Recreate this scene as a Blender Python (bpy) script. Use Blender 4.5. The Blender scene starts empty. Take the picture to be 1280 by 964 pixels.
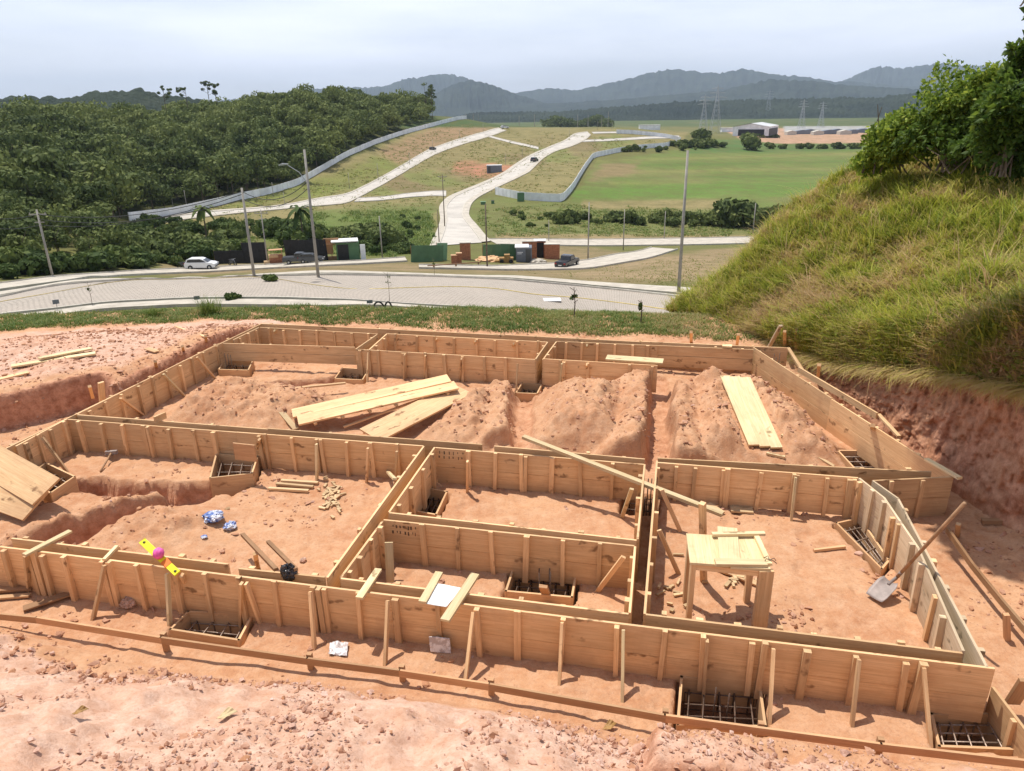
import bpy, math, random
import numpy as np
from mathutils import Vector, Matrix
from mathutils.bvhtree import BVHTree

# ------------------------------------------------------------------ camera
scene = bpy.context.scene
COL = scene.collection
FPX, PITCH, ROLL, CAMZ = 914.5, math.radians(20.67), math.radians(-0.98), 4.95
_f = np.array([0, math.cos(PITCH), -math.sin(PITCH)])
_r = np.array([1.0, 0, 0]); _u = np.cross(_r, _f)
_c, _s = math.cos(ROLL), math.sin(ROLL)
RT, UP, FW = _c * _r + _s * _u, -_s * _r + _c * _u, _f
CAM = np.array([0, 0, CAMZ])
cam_data = bpy.data.cameras.new('camera')
cam = bpy.data.objects.new('camera', cam_data); COL.objects.link(cam)
cam.matrix_world = Matrix([[RT[0], UP[0], -FW[0], 0], [RT[1], UP[1], -FW[1], 0], [RT[2], UP[2], -FW[2], CAMZ], [0, 0, 0, 1]])
cam_data.sensor_width = 36; cam_data.lens = FPX / 1280 * 36
cam_data.clip_start = 0.05; cam_data.clip_end = 60000
scene.camera = cam

# ------------------------------------------------------------------ light
to_sun = np.array([-0.14, 0.16, 0.57]); to_sun /= np.linalg.norm(to_sun)
SUN_EL = math.asin(to_sun[2]); SUN_AZ = math.atan2(to_sun[0], to_sun[1])
world = bpy.data.worlds.new('World'); scene.world = world; world.use_nodes = True
wn, wl = world.node_tree.nodes, world.node_tree.links
bg = wn['Background']
sky = wn.new('ShaderNodeTexSky'); sky.sky_type = 'NISHITA'; sky.sun_disc = False
sky.sun_elevation = SUN_EL; sky.sun_rotation = SUN_AZ; sky.air_density = 1.0; sky.dust_density = 1.5; sky.ozone_density = 1.5
tc = wn.new('ShaderNodeTexCoord'); mp = wn.new('ShaderNodeMapping'); mp.inputs['Scale'].default_value = (1.2, 1.2, 7)
nz = wn.new('ShaderNodeTexNoise'); nz.inputs['Scale'].default_value = 1.6; nz.inputs['Detail'].default_value = 6; nz.inputs['Roughness'].default_value = .55
rp = wn.new('ShaderNodeValToRGB'); rp.color_ramp.elements[0].position = .35; rp.color_ramp.elements[1].position = .75
rp.color_ramp.elements[0].color = (.45, .45, .45, 1); rp.color_ramp.elements[1].color = (.95, .95, .95, 1)
mx = wn.new('ShaderNodeMix'); mx.data_type = 'RGBA'; mx.inputs['B'].default_value = (11.6, 12.0, 13.8, 1)
wl.new(tc.outputs['Generated'], mp.inputs['Vector']); wl.new(mp.outputs[0], nz.inputs['Vector']); wl.new(nz.outputs[0], rp.inputs[0])
sx = wn.new('ShaderNodeSeparateXYZ'); wl.new(tc.outputs['Generated'], sx.inputs[0])
mr = wn.new('ShaderNodeMapRange'); mr.inputs['From Min'].default_value = .15; mr.inputs['From Max'].default_value = .55; mr.inputs['To Min'].default_value = 1.0; mr.inputs['To Max'].default_value = .25
wl.new(sx.outputs['Z'], mr.inputs['Value']); ml = wn.new('ShaderNodeMath'); ml.operation = 'MULTIPLY'; wl.new(rp.outputs[0], ml.inputs[0]); wl.new(mr.outputs[0], ml.inputs[1])
wl.new(ml.outputs[0], mx.inputs['Factor']); wl.new(sky.outputs[0], mx.inputs['A']); wl.new(mx.outputs['Result'], bg.inputs['Color'])
bg.inputs['Strength'].default_value = 0.10
sun_d = bpy.data.lights.new('sun', 'SUN'); sun_d.energy = 4.2; sun_d.angle = math.radians(.53); sun_d.color = (1.0, .95, .87)
sun = bpy.data.objects.new('sun', sun_d); COL.objects.link(sun)
sun.rotation_euler = Vector(to_sun).to_track_quat('Z', 'Y').to_euler()
scene.view_settings.view_transform = 'Standard'; scene.view_settings.look = 'None'
scene.view_settings.exposure = 0.23; scene.view_settings.gamma = 1.0
scene.cycles.volume_bounces = 0
scene.cycles.max_bounces = 6; scene.cycles.diffuse_bounces = 3; scene.cycles.transparent_max_bounces = 6

# ------------------------------------------------------------------ maths helpers
rng = random.Random(7); nr = np.random.RandomState(11)
H = 0.55

def ray(px, py):
    d = RT * (px - 640) / FPX - UP * (py - 482) / FPX + FW
    return d
def G(px, py, z=0.0):
    d = ray(px, py); t = (z - CAMZ) / d[2]
    return np.array([d[0] * t, d[1] * t, z])
def PD(px, py, D):
    d = ray(px, py); d = d / math.hypot(d[0], d[1])
    return CAM + d * D
def project(P):
    V = P - CAM
    zc = V @ FW
    zc = np.where(zc > .05, zc, np.nan)
    return 640 + FPX * (V @ RT) / zc, 482 - FPX * (V @ UP) / zc

def _hash(ix, iy, seed):
    n = (ix.astype(np.int64) * 374761393 + iy.astype(np.int64) * 668265263 + seed * 1274126177) & 0x7fffffff
    n = (n ^ (n >> 13)) * 1274126177 & 0x7fffffff
    n = (n ^ (n >> 16)) & 0x7fffffff
    return n / float(0x7fffffff) * 2 - 1
def vnoise(x, y, seed=0):
    x = np.asarray(x, float); y = np.asarray(y, float)
    ix, iy = np.floor(x), np.floor(y); fx, fy = x - ix, y - iy
    fx = fx * fx * fx * (fx * (fx * 6 - 15) + 10); fy = fy * fy * fy * (fy * (fy * 6 - 15) + 10)
    a, b, c, d = _hash(ix, iy, seed), _hash(ix + 1, iy, seed), _hash(ix, iy + 1, seed), _hash(ix + 1, iy + 1, seed)
    return (a * (1 - fx) + b * fx) * (1 - fy) + (c * (1 - fx) + d * fx) * fy
def fbm(x, y, octv=4, seed=0, gain=.5):
    t = 0; a = 1; s = 0
    for i in range(octv):
        ca, sa = math.cos(.7 * i), math.sin(.7 * i)
        t = t + a * vnoise((x * ca - y * sa) * 2 ** i + 13.7 * i, (x * sa + y * ca) * 2 ** i, seed + i); s += a; a *= gain
    return t / s
def sstep(a, b, x):
    t = np.clip((x - a) / (b - a), 0, 1); return t * t * (3 - 2 * t)
def sdist(poly, X, Y):
    """signed distance to polygon, positive inside"""
    poly = np.asarray(poly, float)[:, :2]; n = len(poly)
    best = np.full(X.shape, 1e18); ins = np.zeros(X.shape, bool)
    for i in range(n):
        a, b = poly[i], poly[(i + 1) % n]
        ex, ey = b - a; wx, wy = X - a[0], Y - a[1]
        t = np.clip((wx * ex + wy * ey) / (ex * ex + ey * ey + 1e-12), 0, 1)
        best = np.minimum(best, (wx - ex * t) ** 2 + (wy - ey * t) ** 2)
        if ey != 0:
            cond = ((a[1] > Y) != (b[1] > Y)) & (X < (b[0] - a[0]) * (Y - a[1]) / ey + a[0])
            ins ^= cond
    d = np.sqrt(best)
    return np.where(ins, d, -d)
def pdist(line, X, Y):
    line = np.asarray(line, float); best = np.full(X.shape, 1e18)
    for a, b in zip(line[:-1], line[1:]):
        ex, ey = b[0] - a[0], b[1] - a[1]; wx, wy = X - a[0], Y - a[1]
        t = np.clip((wx * ex + wy * ey) / (ex * ex + ey * ey + 1e-12), 0, 1)
        best = np.minimum(best, (wx - ex * t) ** 2 + (wy - ey * t) ** 2)
    return np.sqrt(best)

# ------------------------------------------------------------------ mesh helpers
def npmesh(name, V, F, mat, smooth=True, attrs=None, uv=None):
    """V (n,3); F (m,k) int array"""
    me = bpy.data.meshes.new(name)
    V = np.asarray(V, np.float32); F = np.asarray(F, np.int32); m, k = F.shape
    me.vertices.add(len(V)); me.vertices.foreach_set('co', V.ravel())
    me.loops.add(m * k); me.loops.foreach_set('vertex_index', F.ravel())
    me.polygons.add(m)
    me.polygons.foreach_set('loop_start', np.arange(0, m * k, k, dtype=np.int32))
    me.polygons.foreach_set('loop_total', np.full(m, k, np.int32))
    me.polygons.foreach_set('use_smooth', np.full(m, smooth, bool))
    if attrs:
        for nm, arr in attrs.items():
            arr = np.asarray(arr, np.float32)
            if arr.ndim == 1:
                a = me.attributes.new(nm, 'FLOAT', 'POINT'); a.data.foreach_set('value', arr)
            else:
                a = me.attributes.new(nm, 'FLOAT_COLOR', 'POINT')
                a.data.foreach_set('color', np.hstack([arr, np.ones((len(arr), 1), np.float32)]).astype(np.float32).ravel())
    me.update(calc_edges=True)
    if mat: me.materials.append(mat)
    return me
def grid_faces(nu, nv):
    i = np.arange(nu * nv).reshape(nu, nv)
    return np.stack([i[:-1, :-1], i[1:, :-1], i[1:, 1:], i[:-1, 1:]], -1).reshape(-1, 4)
def link(name, me, parent=None, loc=None):
    o = bpy.data.objects.new(name, me); COL.objects.link(o)
    if parent is not None: o.parent = parent
    if loc is not None: o.location = loc
    return o
def tag(o, label=None, cat=None, group=None, kind=None):
    if label: o['label'] = label
    if cat: o['category'] = cat
    if group: o['group'] = group
    if kind: o['kind'] = kind
    return o
def empty(name, loc, label, cat, group=None, rz=0):
    o = bpy.data.objects.new(name, None); COL.objects.link(o)
    o.location = tuple(map(float, loc)); o.rotation_euler = (0, 0, rz); o.empty_display_size = .1
    return tag(o, label, cat, group)
def copy_thing(root, loc, rz=None, label=None, scale=None):
    r = root.copy(); COL.objects.link(r); r.location = tuple(map(float, loc))
    if rz is not None: r.rotation_euler = (0, 0, rz)
    if scale is not None: r.scale = scale
    if label: r['label'] = label
    for ch in list(root.children):
        c = ch.copy(); COL.objects.link(c); c.parent = r
        for g in list(ch.children):
            d = g.copy(); COL.objects.link(d); d.parent = c
    return r

class MB:
    """collects boxes/tubes into one mesh with metre UVs, built relative to an origin"""
    def __init__(s): s.v = []; s.f = []; s.uv = []; s.k = 0
    def quad(s, pts, uvs=None):
        b = len(s.v); s.v += [tuple(map(float, p)) for p in pts]; s.f.append(tuple(range(b, b + len(pts))))
        s.uv.append(uvs or [(0, 0)] * len(pts))
    def bar(s, p0, p1, w, t, up=(0, 0, 1), skew=None, ch=0.0):
        """box from p0 to p1; t = thickness along up', w = width sideways"""
        p0, p1 = np.array(p0, float), np.array(p1, float); d = p1 - p0; L = np.linalg.norm(d); d = d / max(L, 1e-9)
        up = np.array(up, float); side = np.cross(d, up)
        if np.linalg.norm(side) < 1e-5: side = np.cross(d, (0, 1, .01))
        side /= np.linalg.norm(side); u = np.cross(side, d)
        o = s.k * 3.17; s.k += 1; ov = rng.random() * 5
        sec = [(-w / 2, -t / 2), (w / 2, -t / 2), (w / 2, t / 2), (-w / 2, t / 2)]
        a = [p0 + side * x + u * y for x, y in sec]; b = [p1 + side * x + u * y for x, y in sec]
        pos = [0, w, w + t, 2 * w + t, 2 * w + 2 * t]
        for i in range(4):
            j = (i + 1) % 4
            s.quad([a[i], b[i], b[j], a[j]], [(o, ov + pos[i]), (o + L, ov + pos[i]), (o + L, ov + pos[i + 1]), (o, ov + pos[i + 1])])
        for q in ((a[3], a[2], a[1], a[0]), (b[0], b[1], b[2], b[3])):
            q = q[::-1] if False else q
            s.quad(q, [(o + 7, ov), (o + 7 + w * .3, ov), (o + 7 + w * .3, ov + t), (o + 7, ov + t)])
        return s
    def box(s, lo, hi):
        lo, hi = np.array(lo, float), np.array(hi, float); c = (lo + hi) / 2
        return s.bar((lo[0], c[1], c[2]), (hi[0], c[1], c[2]), hi[1] - lo[1], hi[2] - lo[2])
    def tube(s, pts, r, n=8, r1=None, cap=True):
        pts = [np.array(p, float) for p in pts]; N = len(pts); rings = []
        prev = None
        for i, p in enumerate(pts):
            d = pts[min(i + 1, N - 1)] - pts[max(i - 1, 0)]; d /= np.linalg.norm(d)
            ref = np.array([0, 0, 1.]) if abs(d[2]) < .9 else np.array([1., 0, 0])
            if prev is not None: ref = prev
            a = ref - d * (ref @ d); a /= np.linalg.norm(a); prev = a; b = np.cross(d, a)
            rr = r if r1 is None else r + (r1 - r) * i / (N - 1)
            base = len(s.v)
            for k in range(n):
                t = 2 * math.pi * k / n; s.v.append(tuple(p + (a * math.cos(t) + b * math.sin(t)) * rr))
            rings.append(base)
        l = 0
        for q in range(N - 1):
            l2 = l + np.linalg.norm(pts[q + 1] - pts[q])
            for k in range(n):
                k2 = (k + 1) % n
                s.f.append((rings[q] + k, rings[q] + k2, rings[q + 1] + k2, rings[q + 1] + k))
                s.uv.append([(l, k * .02), (l, k * .02 + .02), (l2, k * .02 + .02), (l2, k * .02)])
            l = l2
        if cap:
            s.f.append(tuple(rings[0] + k for k in range(n))[::-1]); s.uv.append([(0, 0)] * n)
            s.f.append(tuple(rings[-1] + k for k in range(n))); s.uv.append([(0, 0)] * n)
        return s
    def lathe(s, prof, c=(0, 0, 0), axis='z', n=20):
        base = len(s.v); m = len(prof)
        for k in range(n):
            t = 2 * math.pi * k / n
            for r, z in prof:
                x, y = r * math.cos(t), r * math.sin(t)
                p = {'z': (x, y, z), 'x': (z, x, y), 'y': (x, z, y)}[axis]
                s.v.append(tuple(np.array(c, float) + p))
        for k in range(n):
            for i in range(m - 1):
                a = base + k * m + i; b = base + ((k + 1) % n) * m + i
                q = (a, b, b + 1, a + 1)
                s.f.append(q); s.uv.append([(0, 0)] * 4)
        return s
    def prism(s, outline, y0, y1, taper=None):
        """outline in xz, extruded along y"""
        n = len(outline); b = len(s.v)
        for x, z in outline: s.v.append((x, y0, z))
        for x, z in outline: s.v.append((x, y1, z))
        for i in range(n):
            j = (i + 1) % n; s.f.append((b + i, b + j, b + n + j, b + n + i)); s.uv.append([(0, 0)] * 4)
        s.f.append(tuple(b + i for i in range(n))[::-1]); s.uv.append([(0, 0)] * n)
        s.f.append(tuple(b + n + i for i in range(n))); s.uv.append([(0, 0)] * n)
        return s
    def mesh(s, name, mat, origin=(0, 0, 0), smooth=False, bevel=0):
        me = bpy.data.meshes.new(name)
        o = np.array(origin, float)
        me.from_pydata([tuple(np.array(v) - o) for v in s.v], [], s.f)
        uvl = me.uv_layers.new(name='UVMap'); flat = [c for f in s.uv for uvp in f for c in uvp]
        uvl.data.foreach_set('uv', flat)
        me.materials.append(mat)
        import bmesh
        bm = bmesh.new(); bm.from_mesh(me); bmesh.ops.recalc_face_normals(bm, faces=bm.faces[:])
        if bevel:
            bmesh.ops.remove_doubles(bm, verts=bm.verts[:], dist=1e-5)
            bmesh.ops.bevel(bm, geom=[e for e in bm.edges if len(e.link_faces) == 2 and e.calc_face_angle(0) > .5], offset=bevel, segments=2, affect='EDGES', profile=.7)
        bm.to_mesh(me); bm.free()
        if smooth:
            for p in me.polygons: p.use_smooth = True
        return me
    def obj(s, name, mat, parent=None, origin=(0, 0, 0), **kw):
        o = link(name, s.mesh(name, mat, origin, **kw), parent)
        if parent is None: o.location = tuple(map(float, origin))
        return o

# ------------------------------------------------------------------ materials
class NT:
    def __init__(s, name):
        s.m = bpy.data.materials.new(name); s.m.use_nodes = True; s.t = s.m.node_tree; s.n = s.t.nodes; s.l = s.t.links
        s.b = s.n['Principled BSDF']; s.out = s.n['Material Output']
    def node(s, typ, ins=None, **kw):
        n = s.n.new('ShaderNode' + typ)
        for k, v in kw.items(): setattr(n, k, v)
        for k, v in (ins or {}).items():
            if hasattr(v, 'is_output'): s.l.new(v, n.inputs[k])
            else: n.inputs[k].default_value = v
        return n
    def coord(s, which='Object', scale=(1, 1, 1)):
        c = s.node('TexCoord'); return s.node('Mapping', {'Vector': c.outputs[which], 'Scale': scale}).outputs[0]
    def noise(s, vec, scale, detail=4, rough=.5, dist=0):
        return s.node('TexNoise', {'Vector': vec, 'Scale': scale, 'Detail': detail, 'Roughness': rough, 'Distortion': dist}).outputs[0]
    def ramp(s, fac, stops):
        n = s.node('ValToRGB', {0: fac}); e = n.color_ramp.elements
        while len(e) < len(stops): e.new(.5)
        for el, (p, c) in zip(e, stops):
            el.position = p; el.color = (c, c, c, 1) if not isinstance(c, tuple) else (*c, 1)
        return n.outputs[0]
    def mix(s, f, a, b, blend='MIX'):
        n = s.node('Mix', data_type='RGBA', blend_type=blend)
        for k, v in (('Factor', f), ('A', a), ('B', b)):
            if hasattr(v, 'is_output'): s.l.new(v, n.inputs[k])
            elif k == 'Factor': n.inputs[k].default_value = v
            else: n.inputs[k].default_value = (*v, 1) if len(v) == 3 else v
        return n.outputs['Result']
    def math(s, op, a, b=0.0, clamp=False):
        n = s.node('Math', operation=op, use_clamp=clamp)
        for i, v in enumerate((a, b)):
            if hasattr(v, 'is_output'): s.l.new(v, n.inputs[i])
            else: n.inputs[i].default_value = v
        return n.outputs[0]
    def bump(s, h, strength=.4, dist=.02):
        n = s.node('Bump', {'Height': h, 'Strength': strength, 'Distance': dist}); s.l.new(n.outputs[0], s.b.inputs['Normal']); return n
    def set(s, col=None, rough=.8, metal=0, spec=.3):
        if col is not None:
            if hasattr(col, 'is_output'): s.l.new(col, s.b.inputs['Base Color'])
            else: s.b.inputs['Base Color'].default_value = (*col, 1)
        if hasattr(rough, 'is_output'): s.l.new(rough, s.b.inputs['Roughness'])
        else: s.b.inputs['Roughness'].default_value = rough
        s.b.inputs['Metallic'].default_value = metal; s.b.inputs['Specular IOR Level'].default_value = spec
        return s.m

def plain(name, col, rough=.6, metal=0, var=.12, scale=8, spec=.4):
    t = NT(name); v = t.coord('Object'); n = t.noise(v, scale, 5, .6)
    dark = tuple(c * (1 - var * 2) for c in col); lite = tuple(min(1, c * (1 + var)) for c in col)
    t.set(t.mix(t.ramp(n, [(.3, 0.0), (.7, 1.0)]), dark, lite), rough, metal, spec)
    return t.m

def wood_mat(name, light, mid, dark, knots=True):
    t = NT(name)
    uv = t.node('UVMap').outputs[0]
    oi = t.node('ObjectInfo').outputs['Random']
    comb = t.node('CombineXYZ', {0: t.math('MULTIPLY', oi, 37.0), 1: t.math('MULTIPLY', oi, 11.0)}).outputs[0]
    base = t.node('VectorMath', {0: uv, 1: comb}, operation='ADD').outputs[0]
    m1 = t.node('Mapping', {'Vector': base, 'Scale': (1.2, 26, 1)}).outputs[0]
    g1 = t.noise(m1, 1.0, 6, .62, 1.2)
    m2 = t.node('Mapping', {'Vector': base, 'Scale': (3, 90, 1)}).outputs[0]
    g2 = t.noise(m2, 1.0, 4, .6, .3)
    m3 = t.node('Mapping', {'Vector': base, 'Scale': (.8, 3.4, 1)}).outputs[0]
    g3 = t.noise(m3, 1.0, 3, .5)
    c = t.mix(t.ramp(g1, [(.36, 0.0), (.62, 1.0)]), mid, light)
    c = t.mix(t.math('MULTIPLY', t.ramp(g2, [(.5, 0.0), (.72, 1.0)]), .5), c, dark)
    c = t.mix(t.math('MULTIPLY', t.ramp(g3, [(.42, 0.0), (.75, 1.0)]), .55), c, tuple(a * .72 for a in mid))
    if knots:
        mk = t.node('Mapping', {'Vector': base, 'Scale': (1.9, 6.5, 1)}).outputs[0]
        vo = t.node('TexVoronoi', {'Vector': t.node('VectorMath', {0: mk, 1: t.node('TexNoise', {'Vector': base, 'Scale': 9.0}).outputs['Color']}, operation='ADD').outputs[0], 'Scale': 1.0})
        kd = t.ramp(vo.outputs['Distance'], [(.10, 1.0), (.25, 0.0)])
        sel = t.math('GREATER_THAN', t.node('SeparateColor', {0: vo.outputs['Color']}).outputs[0], .3)
        c = t.mix(t.math('MULTIPLY', t.math('MULTIPLY', kd, sel), .85), c, tuple(a * .55 for a in dark))
    # soil smears
    v = t.coord('Object'); sm = t.noise(v, 2.3, 6, .65)
    c = t.mix(t.math('MULTIPLY', t.ramp(sm, [(.55, 0.0), (.75, 1.0)]), .38), c, (.42, .2, .1))
    geo = t.node('NewGeometry').outputs['Position']; pz_ = t.node('SeparateXYZ', {0: geo}).outputs['Z']
    mud = t.math('MULTIPLY', t.ramp(t.math('ADD', pz_, t.math('MULTIPLY', t.math('SUBTRACT', sm, .5), .9)), [(.02, 1.0), (.26, 0.0)]), .45)
    c = t.mix(mud, c, (.43, .23, .12))
    stn = t.noise(t.node('Mapping', {'Vector': base, 'Scale': (.45, 1.2, 1)}).outputs[0], 1.6, 5, .65)
    c = t.mix(t.math('MULTIPLY', t.ramp(stn, [(.5, 0.0), (.72, 1.0)]), .32), c, (.50, .37, .22))
    hv = t.node('HueSaturation', {'Hue': .5, 'Saturation': 1.0, 'Value': t.math('ADD', t.math('MULTIPLY', oi, .42), .74), 'Color': c}).outputs[0]
    t.bump(t.math('ADD', g1, g2), .25, .004)
    t.set(hv, .72, 0, .25)
    return t.m
M = {}
M['wood'] = wood_mat('pine boards', (.85, .575, .31), (.73, .45, .225), (.38, .19, .08))
M['wood_pale'] = wood_mat('fresh pale pine', (.80, .64, .38), (.70, .53, .28), (.48, .31, .14))
M['wood_red'] = wood_mat('reddish batten wood', (.62, .37, .19), (.50, .28, .14), (.27, .12, .055), False)
M['wood_brown'] = wood_mat('brown weathered wood', (.32, .18, .09), (.24, .13, .06), (.14, .07, .035), False)
M['wood_grey'] = wood_mat('grey used form boards', (.76, .60, .41), (.63, .47, .29), (.33, .25, .15))
M['rebar'] = plain('rusty rebar', (.16, .105, .075), .6, .5, .25, 40)
M['rebar_light'] = plain('worn rebar', (.42, .32, .25), .5, .5, .25, 40)

def soil_mat():
    t = NT('excavated red soil')
    v = t.coord('Object')
    pink = t.node('Attribute', attribute_name='pink').outputs['Fac']
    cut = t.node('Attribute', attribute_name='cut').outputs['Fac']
    pit = t.node('Attribute', attribute_name='shade_damp').outputs['Fac']
    n1 = t.noise(v, .9, 6, .6); n2 = t.noise(v, 6, 8, .68); n3 = t.noise(v, 30, 6, .7); n4 = t.noise(v, 110, 3, .6)
    a = t.mix(t.ramp(n1, [(.35, 0.0), (.65, 1.0)]), (.46, .225, .115), (.555, .31, .168))
    a = t.mix(t.math('MULTIPLY', t.ramp(n2, [(.42, 0.0), (.68, 1.0)]), .6), a, (.64, .41, .26))
    a = t.mix(t.math('MULTIPLY', t.ramp(n2, [(.28, 1.0), (.42, 0.0)]), .45), a, (.38, .165, .085))
    p = t.mix(t.ramp(n2, [(.32, 0.0), (.66, 1.0)]), (.50, .28, .18), (.68, .47, .355))
    p = t.mix(t.math('MULTIPLY', t.ramp(n1, [(.48, 0.0), (.6, 1.0)]), .45), p, (.57, .30, .18))
    c = t.mix(t.ramp(t.math('ADD', pink, t.math('MULTIPLY', t.math('SUBTRACT', n1, .5), .7)), [(.35, 0.0), (.65, 1.0)]), a, p)
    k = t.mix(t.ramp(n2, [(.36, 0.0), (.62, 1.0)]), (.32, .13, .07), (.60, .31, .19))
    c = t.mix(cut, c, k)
    c = t.mix(pit, c, (.17, .085, .05))  # pit shade painted as dark soil, also faint damp patches on the bank
    c = t.mix(t.math('MULTIPLY', t.ramp(n3, [(.35, 1.0), (.5, 0.0)]), .35), c, (.30, .14, .075))
    c = t.mix(t.math('MULTIPLY', t.ramp(n4, [(.58, 0.0), (.7, 1.0)]), .3), c, (.72, .52, .40))
    vo = t.node('TexVoronoi', {'Vector': v, 'Scale': 19.0}).outputs['Distance']; vo2 = t.node('TexVoronoi', {'Vector': v, 'Scale': 55.0}).outputs['Distance']
    h0 = t.math('ADD', t.math('MULTIPLY', vo, -.5), t.math('MULTIPLY', vo2, -.3))
    h = t.math('ADD', t.math('ADD', t.math('MULTIPLY', n3, .6), t.math('MULTIPLY', h0, t.ramp(n2, [(.42, 0.0), (.62, 1.0)]))), t.math('ADD', t.math('MULTIPLY', n4, .25), n2))
    t.bump(h, .5, .03)
    return t.set(c, .95, 0, .1)
M['soil'] = soil_mat()
def rock_mat():
    t = NT('soil clods'); oi = t.node('Attribute', attribute_name='tint').outputs['Fac']; v = t.coord('Object')
    n = t.noise(v, 25, 5, .7)
    c = t.ramp(oi, [(0, (.48, .245, .13)), (.4, (.50, .28, .18)), (.75, (.58, .37, .28)), (1, (.64, .47, .39))])
    c = t.mix(t.math('MULTIPLY', t.ramp(n, [(.4, 1.0), (.6, 0.0)]), .4), c, (.34, .17, .11)); t.bump(n, .6, .01)
    return t.set(c, .95, 0, .1)
M['clod'] = rock_mat()
def grass_mat(name, stops, transl=.35, rough=.6):
    t = NT(name); a = t.node('Attribute', attribute_name='tint').outputs['Fac']
    c = t.ramp(a, stops); t.set(c, rough, 0, .25)
    tr = t.node('BsdfTranslucent', {'Color': c}); mxs = t.node('MixShader', {0: transl, 1: t.b.outputs[0], 2: tr.outputs[0]})
    t.l.new(mxs.outputs[0], t.out.inputs['Surface']); return t.m
M['slope_grass'] = grass_mat('long slope grass', [(0, (.14, .20, .03)), (.25, (.30, .35, .045)), (.5, (.48, .47, .07)), (.75, (.54, .44, .15)), (1, (.52, .36, .20))])
M['verge_grass'] = grass_mat('short verge grass', [(0, (.07, .13, .02)), (.4, (.15, .21, .04)), (.7, (.25, .26, .07)), (1, (.38, .29, .14))])
M['leaf'] = grass_mat('green leaves', [(0, (.045, .09, .015)), (.4, (.12, .19, .03)), (.75, (.25, .34, .045)), (1, (.44, .50, .08))], .45)

def foliage_mat(name, a, b, c3):
    t = NT(name); oi = t.node('ObjectInfo').outputs['Random']; at = t.node('Attribute', attribute_name='tint').outputs['Fac']
    v = t.coord('Object'); n = t.noise(v, .5, 3)
    f = t.math('ADD', t.math('MULTIPLY', oi, .45), t.math('MULTIPLY', at, .55))
    c = t.ramp(f, [(.15, a), (.5, b), (.9, c3)]); t.set(c, .75, 0, .15)
    tr = t.node('BsdfTranslucent', {'Color': c}); mxs = t.node('MixShader', {0: .22, 1: t.b.outputs[0], 2: tr.outputs[0]})
    t.l.new(mxs.outputs[0], t.out.inputs['Surface']); return t.m
M['forest'] = foliage_mat('forest canopy', (.060, .085, .026), (.115, .148, .042), (.20, .23, .068))
M['shrub'] = foliage_mat('shrub leaves', (.045, .075, .02), (.085, .125, .032), (.16, .195, .05))
M['bark'] = plain('grey brown bark', (.16, .12, .085), .9, 0, .3, 6)

def terrain_mat():
    t = NT('valley ground cover'); v = t.coord('Object')
    zc = t.node('Attribute', attribute_name='zone').outputs['Color']
    n1 = t.noise(v, .02, 6, .6); n2 = t.noise(v, .15, 6, .65); n3 = t.noise(v, 1.1, 5, .65)
    c = t.mix(t.math('MULTIPLY', t.ramp(n2, [(.38, 1.0), (.58, 0.0)]), .55), zc, (.13, .12, .045))
    c = t.mix(t.math('MULTIPLY', t.ramp(n1, [(.5, 0.0), (.7, 1.0)]), .35), c, (.27, .20, .10))
    c = t.mix(t.math('MULTIPLY', t.ramp(n3, [(.48, 0.0), (.7, 1.0)]), .45), c, (.10, .10, .04))
    t.bump(t.math('ADD', n3, n2), .6, .5)
    return t.set(c, .95, 0, .1)
M['terrain'] = terrain_mat()
def paver_mat():
    t = NT('interlocking concrete pavers'); uv = t.node('UVMap').outputs[0]
    br = t.node('TexBrick', {'Vector': uv, 'Scale': 1.0, 'Color1': (.45, .395, .325, 1), 'Color2': (.40, .35, .29, 1), 'Mortar': (.20, .175, .15, 1), 'Mortar Size': .03, 'Brick Width': .42, 'Row Height': .3})
    v = t.coord('Object'); n = t.noise(v, .35, 6, .6); n2 = t.noise(v, 3, 4, .6)
    c = t.mix(t.math('MULTIPLY', t.ramp(n, [(.4, 0.0), (.7, 1.0)]), .5), br.outputs[0], (.42, .36, .30))
    c = t.mix(t.math('MULTIPLY', t.ramp(n2, [(.5, 0.0), (.75, 1.0)]), .25), c, (.24, .20, .17))
    return t.set(c, .9, 0, .2)
M['paver'] = paver_mat()
M['concrete'] = plain('pale concrete paving', (.50, .45, .37), .9, 0, .14, .8, .2)
M['concrete2'] = plain('concrete street slabs', (.52, .48, .42), .9, 0, .10, .25, .2)
M['kerb'] = plain('kerb concrete', (.56, .52, .44), .9, 0, .12, 1.5, .2)
M['yellow_line'] = plain('yellow road paint', (.55, .42, .12), .7, 0, .2, 3)
M['white_paint'] = plain('white paint', (.78, .77, .74), .6, 0, .06, 3)
M['pole'] = plain('grey pole concrete', (.36, .33, .29), .9, 0, .12, 2)
M['metal'] = plain('galvanised metal', (.45, .46, .46), .4, .7, .1, 5)
M['wire'] = plain('black cable', (.03, .03, .03), .6)
M['black'] = plain('black plastic sheet', (.018, .018, .020), .55, 0, .3, 3)
M['tyre'] = plain('tyre rubber', (.02, .02, .02), .85)
M['glass'] = plain('dark car glass', (.015, .018, .022), .08, 0, .05, 3, .6)
M['carwhite'] = plain('white car paint', (.80, .80, .79), .25, 0, .02, 1, .5)
M['carblack'] = plain('black car paint', (.012, .013, .018), .2, 0, .05, 1, .6)
M['cargrey'] = plain('grey car paint', (.06, .065, .07), .3, 0, .05, 1, .5)
M['lamp_red'] = plain('red lamp lens', (.35, .02, .015), .3)
M['lamp_clear'] = plain('clear lamp lens', (.7, .7, .68), .15)
M['green_board'] = plain('green site hoarding', (.10, .20, .095), .6, 0, .12, .8)
M['green_light'] = plain('light green hoarding', (.20, .36, .20), .6, 0, .1, .8)
M['brick'] = plain('bare clay brick', (.42, .17, .085), .9, 0, .2, 4)
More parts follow.
